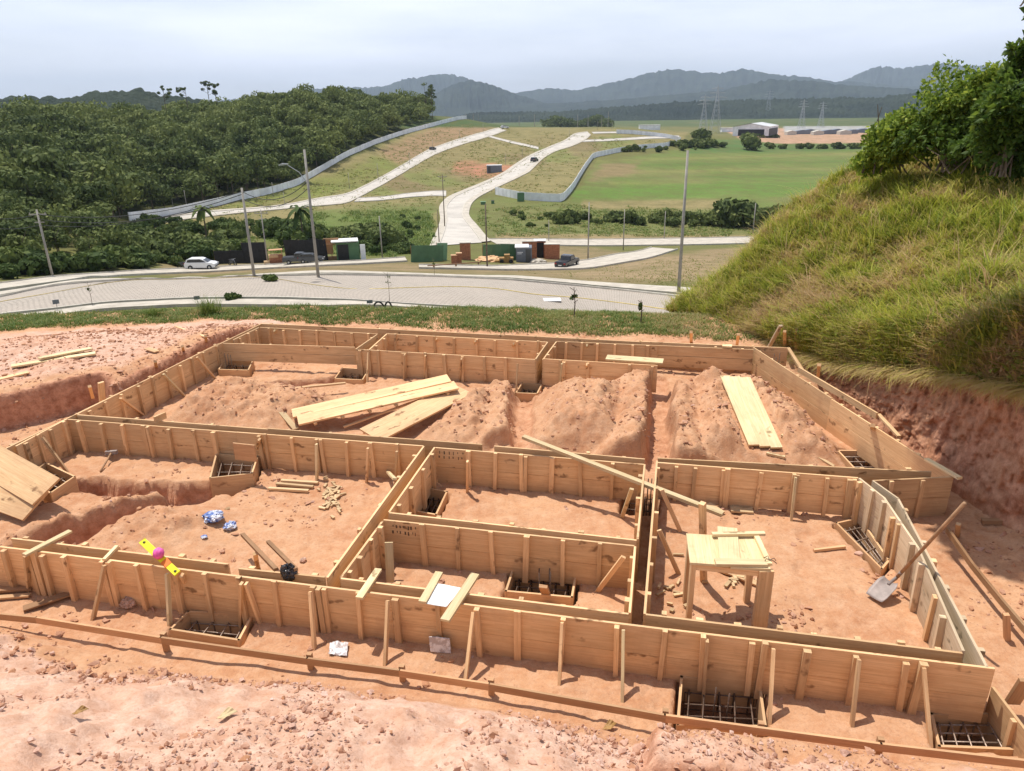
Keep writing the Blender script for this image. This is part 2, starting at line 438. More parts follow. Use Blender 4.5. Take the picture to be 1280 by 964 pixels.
M['shed_grey'] = plain('grey painted metal', (.17, .19, .22), .5, .2, .1, 2)
M['wall_white'] = plain('precast white wall', (.88, .885, .89), .8, 0, .12, .3)
M['roof_light'] = plain('light metal roof', (.62, .62, .60), .5, .2, .08, .2)
M['rust'] = plain('yellow brown machine paint', (.36, .20, .06), .6, 0, .2, 3)
M['yellow'] = plain('fluorescent yellow', (.85, .83, .02), .4, 0, .03, 9)
M['pink'] = plain('bright pink plastic', (.85, .13, .42), .45, 0, .15, 25)
M['orange'] = plain('orange plastic', (.85, .22, .03), .5, 0, .05, 25)
M['rock'] = plain('pale pink rock', (.58, .38, .28), .95, 0, .2, 20, .1)
M['paper'] = plain('white paper', (.86, .86, .84), .7, 0, .02, 10)
M['steel'] = plain('worn shovel steel', (.34, .28, .25), .6, .1, .15, 9)
M['handle'] = plain('worn wooden handle', (.40, .23, .12), .7, 0, .2, 14)
def plastic_film(name, a, b):
    t = NT(name); v = t.coord('Object'); n = t.noise(v, 11, 4, .6)
    t.bump(n, .8, .01); return t.set(t.mix(t.ramp(n, [(.45, 0.0), (.55, 1.0)]), a, b), .25, 0, .6)
M['film_blue'] = plastic_film('crumpled blue and clear film', (.10, .17, .42), (.60, .62, .68))
M['film_grey'] = plastic_film('crumpled clear film', (.46, .40, .38), (.74, .71, .70))
M['film_black'] = plastic_film('black plastic bag', (.012, .012, .014), (.05, .05, .055))

# ------------------------------------------------------------------ valley terrain (one sheet, polar grid)
CP = []      # control points: azimuth, ln D, z
def cp(px, py, D):
    p = PD(px, py, D); CP.append((math.atan2(p[0], p[1]), math.log(D), p[2]))
def cz(azd, D, z): CP.append((math.radians(azd), math.log(D), z))
for a in (-60, -40, -25, -12, 0, 12, 25, 40, 60):
    cz(a, 14, -.9); cz(a, 18.2, -.7 if a < 14 else -1.0); cz(a, 26, -3.2)
for a in (-40, -20, 0, 20, 45): cz(a, 36, -7.4)
for q in [(848, 368, 56), (790, 405, 49), (1000, 372, 56), (1200, 360, 62), (640, 390, 50), (640, 352, 60), (398, 347, 62), (400, 378, 53.5), (200, 382, 58), (0, 398, 60), (318, 347, 66), (150, 350, 74), (65, 349, 80), (-150, 365, 84), (0, 357, 85),
          (708, 335, 100), (600, 327, 104), (520, 325, 104), (440, 326, 104), (340, 330, 110), (252, 336, 114), (150, 341, 104), (0, 345, 98), (-200, 345, 100),
          (830, 318, 110), (950, 318, 112), (760, 318, 118), (900, 340, 78), (820, 340, 78), (720, 345, 74),
          (590, 305, 128), (575, 280, 165), (575, 255, 200), (620, 232, 245), (670, 202, 300), (730, 172, 400), (780, 163, 450), (850, 170, 470),
          (660, 300, 135), (780, 302, 140), (900, 300, 145), (1000, 300, 150), (1200, 300, 150),
          (450, 292, 150), (450, 265, 180), (500, 290, 150), (530, 300, 132), (420, 310, 125), (350, 285, 160), (300, 300, 140), (250, 300, 140), (100, 315, 120), (0, 310, 125),
          (630, 157, 480), (575, 149, 450), (640, 180, 370), (700, 190, 345), (600, 215, 290), (540, 230, 255), (520, 200, 310), (480, 238, 240), (560, 165, 410), (500, 175, 370),
          (470, 178, 350), (400, 212, 275), (340, 238, 240), (220, 266, 215), (150, 272, 205), (430, 242, 235), (300, 262, 212), (540, 152, 440),
          (705, 250, 205), (640, 243, 215), (740, 197, 320), (850, 180, 430), (780, 185, 380), (700, 228, 235),
          (760, 270, 180), (700, 275, 172), (850, 275, 178), (900, 250, 215), (800, 240, 230), (1000, 225, 285), (1000, 260, 205), (1200, 250, 215), (830, 200, 330), (900, 190, 410), (1000, 185, 480), (1200, 190, 450),
          (0, 260, 175), (0, 205, 240), (0, 176, 330), (-150, 174, 330), (-150, 220, 210), (100, 250, 190), (100, 195, 260), (120, 170, 360), (250, 235, 235), (250, 200, 290), (250, 162, 400), (400, 160, 340), (400, 140, 430), (330, 190, 300), (480, 150, 420), (500, 143, 480), (200, 180, 340), (520, 144, 500)]:
    cp(*q)
for a in (-60, -45, -25, -10, 5, 20, 40, 60): cz(a, 850, -23); cz(a, 1500, -22)
for a in (-60, -45): cz(a, 100, -12); cz(a, 300, 5)
for a in (45, 60): cz(a, 60, -8); cz(a, 100, -14); cz(a, 300, -20)
CP = np.array(CP)
KA = 2.6
def _ker(r2): return np.where(r2 > 0, .5 * r2 * np.log(r2 + 1e-12), 0)
def rbf_fit(C):
    P = np.stack([C[:, 0] * KA, C[:, 1]], 1); n = len(P)
    K = _ker(((P[:, None] - P[None]) ** 2).sum(-1)) + np.eye(n) * 2e-3
    A = np.zeros((n + 3, n + 3)); A[:n, :n] = K; A[:n, n] = 1; A[:n, n + 1:] = P; A[n:, :n] = A[:n, n:].T
    w = np.linalg.solve(A, np.concatenate([C[:, 2], np.zeros(3)])); return P, w
RP, RW = rbf_fit(CP)
def rbf_eval(az, lnd):
    Q = np.stack([az.ravel() * KA, lnd.ravel()], 1); out = np.empty(len(Q)); n = len(RP)
    for i in range(0, len(Q), 20000):
        q = Q[i:i + 20000]; out[i:i + 20000] = _ker(((q[:, None] - RP[None]) ** 2).sum(-1)) @ RW[:n] + RW[n] + q @ RW[n + 1:]
    return out.reshape(az.shape)
azs = np.concatenate([np.radians(np.linspace(-180, -44, 35))[:-1], np.radians(np.linspace(-44, 44, 760)), np.radians(np.linspace(44, 180, 35))[1:]])
rad = np.exp(np.linspace(math.log(13.0), math.log(14000), 560))
AZ, RD = np.meshgrid(azs, rad)
azc = np.clip(AZ, -math.radians(55), math.radians(55))
ZT = rbf_eval(azc, np.log(np.minimum(RD, 1400)))
ZT = ZT + (-22.5 - ZT) * sstep(math.log(650), math.log(1000), np.log(RD))
TX, TY = RD * np.sin(AZ), RD * np.cos(AZ)
amp = sstep(60, 300, RD) * .9 * (1 - sstep(600, 1200, RD)); ZT = ZT + amp * fbm(TX / 45, TY / 45, 3, 5)
behind = sstep(math.radians(60), math.radians(110), abs(AZ)) * sstep(10, 40, RD); ZT = ZT * (1 - behind) + behind * 6
TV = np.stack([TX, TY, ZT], -1).reshape(-1, 3)
TF = grid_faces(*AZ.shape)
ppx, ppy = project(TV)
bad = ~np.isfinite(ppx); ppx[bad] = -9999; ppy[bad] = 0
wob = fbm(TV[:, 0] / 9, TV[:, 1] / 9, 4, 21)
zone = np.tile(np.array([.15, .15, .05]), (len(TV), 1))
def paint(poly, col, soft=3.0, w=3.0):
    global zone
    m = (abs(ppx) < 2500)
    k = np.zeros(len(TV)); sd = sdist(poly, ppx[m], ppy[m]) + wob[m] * w
    k[m] = sstep(-soft, soft, sd); k = k[:, None]; zone = zone * (1 - k) + np.array(col) * k
Rr = np.hypot(TV[:, 0], TV[:, 1])
paint([(-900, 300), (150, 272), (220, 268), (400, 214), (470, 180), (545, 152), (560, 100), (-900, 60)], (.030, .045, .014), 4)
olive = (.255, .215, .095)
paint([(150, 280), (220, 270), (400, 215), (545, 152), (640, 156), (860, 165), (855, 175), (740, 195), (705, 250), (620, 240), (550, 250), (545, 310), (150, 285)], olive, 2)
paint([(150, 275), (300, 255), (410, 218), (480, 195), (500, 185), (520, 200), (480, 222), (400, 246), (230, 268)], (.185, .205, .055), 6, 6)
paint([(470, 190), (520, 168), (570, 150), (625, 155), (560, 185), (500, 205)], (.32, .21, .12), 5, 4)
paint([(390, 262), (545, 250), (545, 310), (500, 318), (430, 318), (330, 300)], (.13, .175, .045), 6, 8)
paint([(540, 262), (620, 245), (900, 262), (1100, 262), (1100, 300), (620, 296), (600, 290)], (.155, .175, .055), 4, 5)
paint([(620, 292), (1100, 294), (1100, 304), (620, 302)], (.30, .225, .115), 2, 2)
paint([(715, 250), (745, 205), (860, 185), (900, 175), (1150, 178), (1150, 262), (900, 262)], (.145, .19, .05), 3, 4)
for k_ in range(7): paint([(745 + k_ * 4, 200 + k_ * 7), (1100, 190 + k_ * 9), (1100, 193 + k_ * 9), (745 + k_ * 4, 203 + k_ * 7)], (.11, .165, .04) if k_ % 2 else (.20, .21, .065), 1.5, 2)
paint([(720, 236), (900, 226), (1150, 226), (1150, 246), (900, 248), (715, 250)], (.12, .20, .04), 4, 5)
for k_ in range(9): paint([(430 + k_ * 40, 235 - k_ * 8), (455 + k_ * 40, 230 - k_ * 8), (520 + k_ * 34, 246 - k_ * 8), (480 + k_ * 34, 250 - k_ * 8)], (.22, .17, .085) if k_ % 2 else (.20, .21, .07), 3, 9)
paint([(735, 228), (755, 206), (800, 203), (790, 218)], (.24, .18, .09), 6, 8)
paint([(730, 251), (900, 249), (905, 262), (725, 262)], (.27, .22, .10), 3, 3)
paint([(865, 176), (1100, 172), (1100, 188), (860, 192)], (.09, .16, .045), 2, 2)
paint([(905, 163), (960, 160), (1140, 166), (1140, 178), (980, 180), (930, 176)], (.50, .30, .20), 1, 1)
paint([(980, 157), (1200, 157), (1200, 166), (980, 166)], (.42, .42, .42), 1, 2)
paint([(500, 138), (1400, 110), (1400, 156), (500, 160)], (.07, .11, .04), 1, 1)
paint([(565, 205), (590, 202), (650, 208), (648, 221), (600, 222), (566, 214)], (.42, .20, .12), 4, 6)
paint([(700, 305), (800, 320), (960, 306), (960, 335), (780, 360), (640, 345), (500, 340), (200, 345), (200, 330), (520, 328), (640, 332)], (.27, .20, .11), 3, 4)
paint([(1120, 268), (1130, 262), (1140, 262), (1140, 268)], (.3, .2, .1))
paint([(800, 320), (960, 325), (960, 372), (850, 350), (700, 345)], (.31, .225, .13), 3, 4)
near = sstep(46, 40, Rr)[:, None]; zone = zone * (1 - near) + np.array((.17, .18, .06)) * near
terr = link('ground', npmesh('ground', TV, TF, M['terrain'], True, {'zone': zone})); tag(terr, kind='structure')
bvh = BVHTree.FromPolygons([tuple(v) for v in TV.tolist()], TF.tolist())
def hit(px, py):
    d = Vector(ray(px, py)).normalized(); o = Vector(CAM) + d * 22
    h = bvh.ray_cast(o, d, 20000)[0]
    if h is None:
        return PD(px, py, 3000)
    return np.array(h)
def zat(x, y):
    h = bvh.ray_cast(Vector((float(x), float(y), 500)), Vector((0, 0, -1)))[0]
    return h[2] if h else 0.0

# ------------------------------------------------------------------ site ground (fine height field)
gx = np.arange(-15.6, 12.6, .034); gy = np.arange(-2.5, 19.6, .034)
GX, GY = np.meshgrid(gx, gy)
def gp(*pts, z=0.0): return [G(a, b, z)[:2] for a, b in pts]
Z = .035 * fbm(GX / 1.6, GY / 1.6, 3, 2) + .026 * fbm(GX / .35, GY / .35, 4, 8) - .03 * sstep(.35, .75, fbm(GX / .17, GY / .26, 2, 208)) + .02 * np.abs(fbm(GX / .12, GY / .12, 3, 209)) * sstep(-.1, .3, fbm(GX / 1.1, GY / 1.1, 2, 210))
pinkA = np.zeros_like(Z); cutA = np.zeros_like(Z); shade_damp = np.zeros_like(Z)
rough = fbm(GX / .5, GY / .5, 5, 31, .62); clump = fbm(GX / .16, GY / .16, 4, 44, .6)
def heap(poly, hgt, w, steep=None, rgh=.12):
    global Z
    sd = sdist(poly, GX, GY) + .12 * fbm(GX / .5, GY / .5, 3, 77)
    k = sstep(-.02, w, sd)
    if steep is not None:
        s2 = pdist(steep, GX, GY); k = np.maximum(k, sstep(-.02, .10, sd) * sstep(w * 1.3, .1, s2) * .85)
    Z = Z + k * (hgt + rgh * 1.3 * rough + .10 * np.abs(clump) + .04 * fbm(GX / .09, GY / .09, 3, 141))
# centre heaps between the excavated channels
heap(gp((640, 572), (656, 530), (668, 492), (735, 486), (812, 492), (806, 585), (700, 582)), .56, .85, gp((808, 490), (806, 580)))
heap(gp((500, 556), (560, 505), (590, 490), (638, 492), (640, 520), (636, 552), (600, 566)), .32, .7, gp((638, 492), (636, 550)))
heap(gp((838, 590), (836, 500), (850, 478), (950, 478), (1000, 505), (1060, 560), (1065, 592)), .44, .8, gp((838, 590), (836, 500)))
heap(gp((185, 535), (230, 500), (290, 480), (360, 482), (430, 500), (420, 525), (330, 545)), .30, .7)
heap(gp((70, 700), (110, 650), (220, 618), (300, 640), (280, 690), (180, 705)), .22, .9, rgh=.08)
# ditches (dark sided)
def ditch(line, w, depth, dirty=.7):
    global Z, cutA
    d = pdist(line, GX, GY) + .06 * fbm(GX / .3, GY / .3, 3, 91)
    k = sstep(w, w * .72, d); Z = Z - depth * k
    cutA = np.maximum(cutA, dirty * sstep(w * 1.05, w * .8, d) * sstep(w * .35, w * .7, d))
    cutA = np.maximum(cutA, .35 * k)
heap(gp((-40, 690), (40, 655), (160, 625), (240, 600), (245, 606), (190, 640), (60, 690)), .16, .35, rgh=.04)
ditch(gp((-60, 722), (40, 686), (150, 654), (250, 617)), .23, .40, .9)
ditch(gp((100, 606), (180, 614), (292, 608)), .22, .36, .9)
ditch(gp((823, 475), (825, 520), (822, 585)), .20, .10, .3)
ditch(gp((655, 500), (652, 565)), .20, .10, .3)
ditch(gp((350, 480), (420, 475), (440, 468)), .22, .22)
PLK = [G(900, 470, .56), G(938, 473, .56), G(978, 561, .20), G(936, 556, .20)]
_sd = sdist([p[:2] for p in PLK], GX, GY); _n = np.cross(PLK[1] - PLK[0], PLK[3] - PLK[0]); _pz = PLK[0][2] - ((GX - PLK[0][0]) * _n[0] + (GY - PLK[0][1]) * _n[1]) / _n[2]
Z = np.where(_sd > -.12, np.minimum(Z, _pz - .05), Z)
# front board strip is level, then the rubble bank climbs to the camera
fl = gp((-420, 716), (0, 780), (200, 834), (400, 856), (640, 892), (830, 926), (1000, 948), (1290, 985), (1700, 1030))
sdf = sdist([*fl, (14, -6), (-14, -6)], GX, GY)
bk = np.clip(sdf, 0, None)
lump = fbm(GX / .9, GY / .9, 4, 52)
Z = Z + np.where(sdf > 0, .62 * bk + sstep(0, .35, bk) * (.10 * lump + .085 * rough + .05 * clump) + sstep(0, 1.5, bk) * .1 * lump, 0)
rb = sdist(gp((812, 938), (880, 926), (1000, 944), (1090, 968), (1290, 995), (1300, 1070), (800, 1040)), GX, GY)
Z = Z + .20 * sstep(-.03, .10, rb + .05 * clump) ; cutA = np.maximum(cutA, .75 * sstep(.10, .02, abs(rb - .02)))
pinkA = np.maximum(pinkA, sstep(.05, .5, sdf + .25 * lump))
# left plateau
lw = gp((-120, 620), (0, 566), (100, 520), (180, 478), (270, 430), (326, 404))
lp = sdist(gp((-1500, 640), (-160, 575), (-30, 512), (60, 494), (126, 478), (140, 494), (160, 482), (178, 471), (235, 442), (290, 414), (318, 401), (400, 398), (400, 330), (-1500, 330), z=.45), GX, GY) + .05 * rough
vline = gp((-1200, 470), (-300, 440), (0, 424), (180, 412), (326, 403), (985, 432), (1500, 450), (1500, 300), (-900, 250))
bd = sdist(vline, GX, GY)
lfar = sstep(-8.5, -6.0, GX + .3 * (GY - 12))
Z = Z + sstep(-.02, .10, lp) * ((.60 - .10 * lfar) * (.06 + .94 * sstep(.3, -2.8, bd)) * (1 - .6 * sstep(-5.4, -4.4, GX)) + (.10 * lump + .05 * rough + .03 * clump) * sstep(16.5, 13, GY))
pinkA = np.maximum(pinkA, .85 * sstep(.0, 1.2, lp + .4 * lump))
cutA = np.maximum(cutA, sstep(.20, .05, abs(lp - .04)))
# right side ground rises gently to the foot of the bank
rw = sdist(gp((950, 430), (1200, 600), (1250, 850), (1330, 960), (1800, 1000), (1900, 500), (1200, 405)), GX, GY)
Z = Z + sstep(.1, 1.8, rw) * .22 + sstep(0, .5, rw) * (.09 * lump + .06 * rough + .03 * clump)
pinkA = np.maximum(pinkA, .55 * sstep(.1, .9, rw))
# ground behind the far boards falls off
bd = sdist(gp((-1200, 470), (-300, 440), (0, 424), (180, 412), (326, 403), (985, 432), (1500, 450), (1500, 300), (-900, 250)), GX, GY)
Z = Z - .035 * np.clip(bd - .3, 0, None) ** 1.5 * sstep(.0, 1.0, bd) - .24 * np.clip(bd - 2.6, 0, None) + sstep(0, .4, bd) * .05 * rough
pinkA = pinkA * (1 - sstep(0, .6, bd)); Z = np.maximum(Z, -4.0)
# footing pits
PITS = {}
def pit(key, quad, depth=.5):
    global Z, shade_damp
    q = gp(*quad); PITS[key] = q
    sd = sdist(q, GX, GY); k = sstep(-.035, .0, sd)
    Z = Z * (1 - k) - depth * k; shade_damp = np.maximum(shade_damp, sstep(-.03, .02, sd))  # pit interior darkened in the soil colour to stand for its shade
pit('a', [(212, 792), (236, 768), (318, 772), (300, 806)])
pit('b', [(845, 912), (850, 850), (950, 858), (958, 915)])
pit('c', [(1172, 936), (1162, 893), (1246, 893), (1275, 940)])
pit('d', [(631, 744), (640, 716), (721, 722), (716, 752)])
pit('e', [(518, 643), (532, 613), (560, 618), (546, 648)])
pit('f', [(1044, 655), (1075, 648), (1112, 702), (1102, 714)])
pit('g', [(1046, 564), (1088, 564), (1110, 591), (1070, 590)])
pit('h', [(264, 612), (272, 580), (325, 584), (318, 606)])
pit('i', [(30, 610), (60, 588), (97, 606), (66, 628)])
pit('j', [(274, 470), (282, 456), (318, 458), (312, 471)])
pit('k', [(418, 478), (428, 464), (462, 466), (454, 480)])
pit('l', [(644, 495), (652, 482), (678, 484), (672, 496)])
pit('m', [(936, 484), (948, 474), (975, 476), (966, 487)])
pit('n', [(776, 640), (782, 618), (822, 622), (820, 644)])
GV = np.stack([GX, GY, Z], -1).reshape(-1, 3)
edge = (GX < gx[2]) | (GX > gx[-3]) | (GY > gy[-3])
GV[edge.ravel(), 2] -= 1.5
site = link('excavated_ground', npmesh('excavated_ground', GV, grid_faces(*GX.shape), M['soil'], True, {'pink': pinkA.ravel(), 'cut': cutA.ravel(), 'shade_damp': shade_damp.ravel()})); tag(site, kind='structure')
def zs(x, y):
    i = (x - gx[0]) / .034; j = (y - gy[0]) / .034; i = int(np.clip(i, 0, len(gx) - 2)); j = int(np.clip(j, 0, len(gy) - 2)); return float(Z[j, i])
def Gs(px, py):
    """pixel to a point on the site ground"""
    z = 0.0
    for _ in range(12):
        p = G(px, py, z); z = .5 * z + .5 * zs(p[0], p[1])
    p[2] = zs(p[0], p[1]); return p

# ------------------------------------------------------------------ right hand bank (lofted)
def resample(pts, n):
    pts = np.array(pts, float); d = np.concatenate([[0], np.cumsum(np.linalg.norm(np.diff(pts, axis=0), axis=1))])
    t = np.linspace(0, d[-1], n); return np.stack([np.interp(t, d, pts[:, k]) for k in range(3)], 1)
def on(px, py, z): return G(px, py, z)
foot = [(5.1 * 0 + a[0], a[1], a[2]) for a in [on(965, 428, .0), on(1000, 455, .05), on(1050, 500, .1), on(1110, 545, .1), on(1170, 590, .1), on(1230, 635, .1), on(1300, 690, .1), on(1480, 800, .1), on(1800, 980, .1)]]
def above(i, px, py, back=0.0):
    """point seen at the pixel, 'back' metres farther away than foot point i"""
    D = math.hypot(foot[i][0], foot[i][1]) + back; return PD(px, py, D)
lip = [above(0, 968, 424, .15), above(1, 1008, 446, .25), above(2, 1062, 462, .4), above(3, 1128, 466, .5), above(4, 1190, 474, .6), above(5, 1250, 484, .6), above(6, 1330, 500, .6), above(7, 1520, 540, .3), above(8, 1850, 640, .3)]
r2 = [PD(935, 418, 17.6), PD(1000, 415, 15.2), PD(1070, 415, 13.6), PD(1140, 410, 12.4), PD(1210, 405, 11.3), PD(1280, 400, 10.4), PD(1360, 400, 9.5), PD(1560, 430, 8.6), PD(1900, 520, 8.0)]
r3 = [PD(890, 408, 19.0), PD(960, 375, 18.0), PD(1030, 350, 17.0), PD(1110, 335, 16), PD(1190, 325, 15), PD(1290, 320, 14), PD(1400, 320, 13), PD(1620, 350, 12), PD(1980, 420, 11)]
r4 = [PD(858, 398, 20.0), PD(915, 352, 20.0), PD(985, 300, 20.0), PD(1060, 262, 19.5), PD(1150, 245, 18.8), PD(1270, 240, 17.5), PD(1400, 240, 16.5), PD(1640, 250, 15), PD(2000, 300, 14)]
r5 = [PD(832, 392, 21.0), PD(900, 345, 21.5), PD(960, 285, 21.8), PD(1030, 232, 22), PD(1100, 196, 22.5), PD(1260, 192, 21), PD(1400, 190, 20), PD(1660, 190, 18), PD(2050, 220, 17)]
def low(row, dx, dy, dz): return [(p[0] + dx, p[1] + dy, p[2] + dz) for p in row]
r6 = low(r5, .8, 2.5, -.5); r7 = low(r5, 3.0, 7, -4.0); r8 = low(r5, 5.0, 14, -9.0)
NU = 300
cutrows = [resample(low(foot, 0, 0, -.25), NU), resample(foot, NU), resample(lip, NU)]
def loft(rows, counts):
    out = []
    for a, b, n in zip(rows[:-1], rows[1:], counts):
        for k in range(n): out.append(a + (b - a) * k / n)
    out.append(rows[-1]); return np.array(out)
C = loft(cutrows, [4, 60])
cu, cv = np.meshgrid(np.arange(NU) * .07, np.arange(C.shape[0]) * .025)
wgt = np.clip(np.arange(C.shape[0]) / 10, 0, 1)[:, None] * np.clip((C.shape[0] - 1 - np.arange(C.shape[0])) / 4, .2, 1)[:, None]
dsp = (.24 * fbm(cu / .8, cv / .5, 5, 61, .62) + .17 * np.abs(fbm(cu / .25, cv / .3, 4, 66, .65))) * wgt
C[..., 0] += dsp * .6; C[..., 1] += dsp * .8; C[..., 2] += .05 * fbm(cu / .3, cv / .3, 3, 70) * wgt
bank = link('earth_cut', npmesh('earth_cut', C.reshape(-1, 3), grid_faces(*C.shape[:2]), M['soil'], True,
            {'pink': np.full(C.shape[0] * NU, .2), 'cut': np.clip(.75 + .5 * fbm(cu / .5, cv / .4, 3, 5), 0, 1).ravel(), 'shade_damp': np.clip(.25 * fbm(cu / 1.5, cv / .3, 3, 15), 0, 1).ravel()})); tag(bank, kind='structure')
hrows = [resample(r, NU) for r in (low(lip, .05, .05, -.06), low(lip, 0, .02, .05), r2, r3, r4, r5, r6, r7, r8)]
Hh = loft(hrows, [2, 26, 34, 34, 26, 10, 10, 8])
# smooth rows then add tussock relief
for _ in range(14):
    Hh[3:-1] = (Hh[2:-2] + Hh[3:-1] * 2 + Hh[4:]) / 4
hn = fbm(Hh[..., 0] / .8, Hh[..., 1] / .8, 4, 9); Hh[2:, :, 2] += (.24 * hn)[2:] + (.07 * fbm(Hh[..., 0] / .3, Hh[..., 1] / .3, 3, 19))[2:]
def hill_soil():
    t = NT('slope soil and thatch'); v = t.coord('Object'); n = t.noise(v, 3, 6, .65); n2 = t.noise(v, 18, 5, .7)
    c = t.mix(t.ramp(n, [(.4, 0.0), (.62, 1.0)]), (.24, .19, .06), (.28, .27, .06)); c = t.mix(t.ramp(n2, [(.45, 0.0), (.7, 1.0)]), c, (.38, .32, .12))
    t.bump(n2, .9, .06); return t.set(c, .95, 0, .1)
M['thatch'] = hill_soil()
hill = link('grassy_hillside', npmesh('grassy_hillside', Hh.reshape(-1, 3), grid_faces(*Hh.shape[:2]), M['thatch'], True)); tag(hill, kind='structure')

# ------------------------------------------------------------------ grass
def blades(name, P, N, length, width, tint, mat, lean=.5, seg=3, droop=.5, label=None, down=None):
    """P (n,3) roots; each blade a tapering bent strip"""
    n = len(P); th = nr.rand(n) * 2 * math.pi
    ln = length * (.55 + .9 * nr.rand(n)); dirh = np.stack([np.cos(th), np.sin(th), np.zeros(n)], 1)
    if down is not None: dirh = dirh + down; dirh /= np.linalg.norm(dirh, axis=1)[:, None] + 1e-6
    side = np.stack([-dirh[:, 1], dirh[:, 0], np.zeros(n)], 1); le = lean * (.3 + 1.1 * nr.rand(n))
    V = []
    for k in range(seg + 1):
        t = k / seg
        c = P + dirh * (ln * (le * t + droop * t * t * .5))[:, None] + np.array([0, 0, 1.]) * (ln * (t - droop * t * t * .75))[:, None]
        w = (width * (1 - t ** 1.5) * (.6 + .8 * nr.rand(n)) + width * .04)[:, None] / 2
        V.append(c - side * w); V.append(c + side * w)
    V = np.stack(V, 1); m = 2 * (seg + 1)
    base = (np.arange(n) * m)[:, None]
    F = np.concatenate([base + np.array([[2 * k, 2 * k + 1, 2 * k + 3, 2 * k + 2]]) for k in range(seg)], 0)
    at = np.repeat(np.clip(tint, 0, 1), m)
    me = npmesh(name, V.reshape(-1, 3), F, mat, False, {'tint': at})
    return link(name, me)
def tufts(base, n_t, per, spread):
    P = np.repeat(base, per, 0); P = P + np.concatenate([nr.randn(len(P), 2) * spread, np.zeros((len(P), 1))], 1); return P
# hillside tussocks: sample the visible loft, denser than the relief
hi, hj = Hh.shape[0], NU
nT = 26000
ri = nr.rand(nT) * (hi - 24) + .5; rj = nr.rand(nT) * (hj * .80)
i0 = ri.astype(int); j0 = rj.astype(int); fi = (ri - i0)[:, None]; fj = (rj - j0)[:, None]
base = (Hh[i0, j0] * (1 - fi) + Hh[i0 + 1, j0] * fi) * (1 - fj) + (Hh[i0, j0 + 1] * (1 - fi) + Hh[i0 + 1, j0 + 1] * fi) * fj
per = 9
def tussock(base, per, spread, length, width, tint, mat, name, lvar=.45, lean=.55, droop=.7, dn=.25, seg=3):
    n = len(base); P = tufts(base, 0, per, spread); fl_ = np.repeat(np.exp(lvar * nr.randn(n)), per); wd = np.repeat(np.stack([nr.randn(n) * .45 - dn, nr.randn(n) * .45 - dn, np.zeros(n)], 1), per, 0)
    return blades(name, P, None, length * fl_, width, tint, mat, lean, seg, droop, down=wd)
mass = fbm(base[:, 0] / .7, base[:, 1] / .7 + base[:, 2], 4, 3); lowz = sstep(2.4, .2, base[:, 2])
tb = .52 + .72 * mass + .20 * nr.randn(nT) + .2 * lowz
keep = (fbm(base[:, 0] / .45, base[:, 1] / .45 + base[:, 2] / .5, 3, 303) + nr.rand(nT) * .9) > .12
b1 = base[keep]; t1_ = np.repeat(tb[keep], 9) + .15 * nr.randn(keep.sum() * 9)
tag(tussock(b1, 9, .05, .21, .018, t1_, M['slope_grass'], 'grass'), kind='stuff')
sel = (mass < -.02 + .15 * nr.randn(nT)) & (nr.rand(nT) < .30); b2 = base[sel]
tag(tussock(b2, 14, .05, .34, .022, np.repeat(.36 + .14 * nr.randn(len(b2)), 14) + .1 * nr.randn(len(b2) * 14), M['slope_grass'], 'tall_grass', .3, .32, .55, .1), kind='stuff')
sel = nr.rand(nT) < .05; b3 = base[sel]
tag(tussock(b3, 6, .06, .42, .012, np.repeat(.85 + .1 * nr.randn(len(b3)), 6), M['slope_grass'], 'dry_grass_stalks', .3, .3, .35, .1), kind='stuff')
sel = (nr.rand(nT) < .05) & (base[:, 2] > .6); b4 = base[sel]
tag(tussock(b4, 9, .07, .13, .055, np.repeat(.12 + .1 * nr.randn(len(b4)), 9), M['slope_grass'], 'broad_leaved_weeds', .3, .8, .9, .0), kind='stuff')
# roots and dead grass hanging over the cut
bl = C[-1] [nr.randint(0, int(NU * .8), 2600)] + nr.randn(2600, 3) * .03
tag(tussock(bl, 6, .05, .19, .012, np.clip(.8 + .15 * nr.randn(2600 * 6), 0, 1), M['slope_grass'], 'hanging_dry_grass', .4, .7, 1.5, .3), kind='stuff')
# verge behind the far boards
nT = 24000
bx_, by_ = nr.rand(nT) * 27 - 14.5, None
X, Y = nr.rand(nT) * 22 - 15.4, 13.5 + nr.rand(nT) * 6.0
keep = (sdist(gp((-900, 425), (0, 419), (180, 408), (326, 404), (985, 434), (1500, 450), (1500, 300), (-900, 300)), X, Y) + .25 * fbm(X / .8, Y / .8, 3, 7) > .25) & (X < 12.4) & (X > -15.3) & (Y < 19.5)
dens = fbm(X / .9, Y / .9, 3, 88); keep &= (dens + nr.rand(nT) * .9 > .05) & ((X < 6.5))
X, Y = X[keep], Y[keep]; base = np.stack([X, Y, [zs(a, b) - .01 for a, b in zip(X, Y)]], 1)
P = tufts(base, 0, 10, .07); tt = np.repeat(.35 - .35 * fbm(X / 1.4, Y / 1.4, 3, 71) + .2 * nr.randn(len(X)) + .25 * sstep(0, 3, X), 10) + .12 * nr.randn(len(P))
g = blades('verge_grass', P, None, .11, .016, tt, M['verge_grass'], .5, 2, .5); tag(g, kind='stuff')
# a lusher tall tuft left of centre
for (pxx, pyy, lab) in ((262, 393, 'tall feathery grass clump on the verge behind the far left boards'), (193, 396, 'low bright green grass clump at the left of the verge')):
    c = Gs(pxx, pyy); nb = 260
    P = np.array([c + (nr.randn() * .12, nr.randn() * .1, -.01) for _ in range(nb)])
    o = blades('grass_clump', P, None, .55 if pxx == 262 else .28, .012, .35 + .2 * nr.randn(nb), M['verge_grass'], .35, 3, .4); tag(o, lab, 'grass clump', 'grass clumps on the verge')

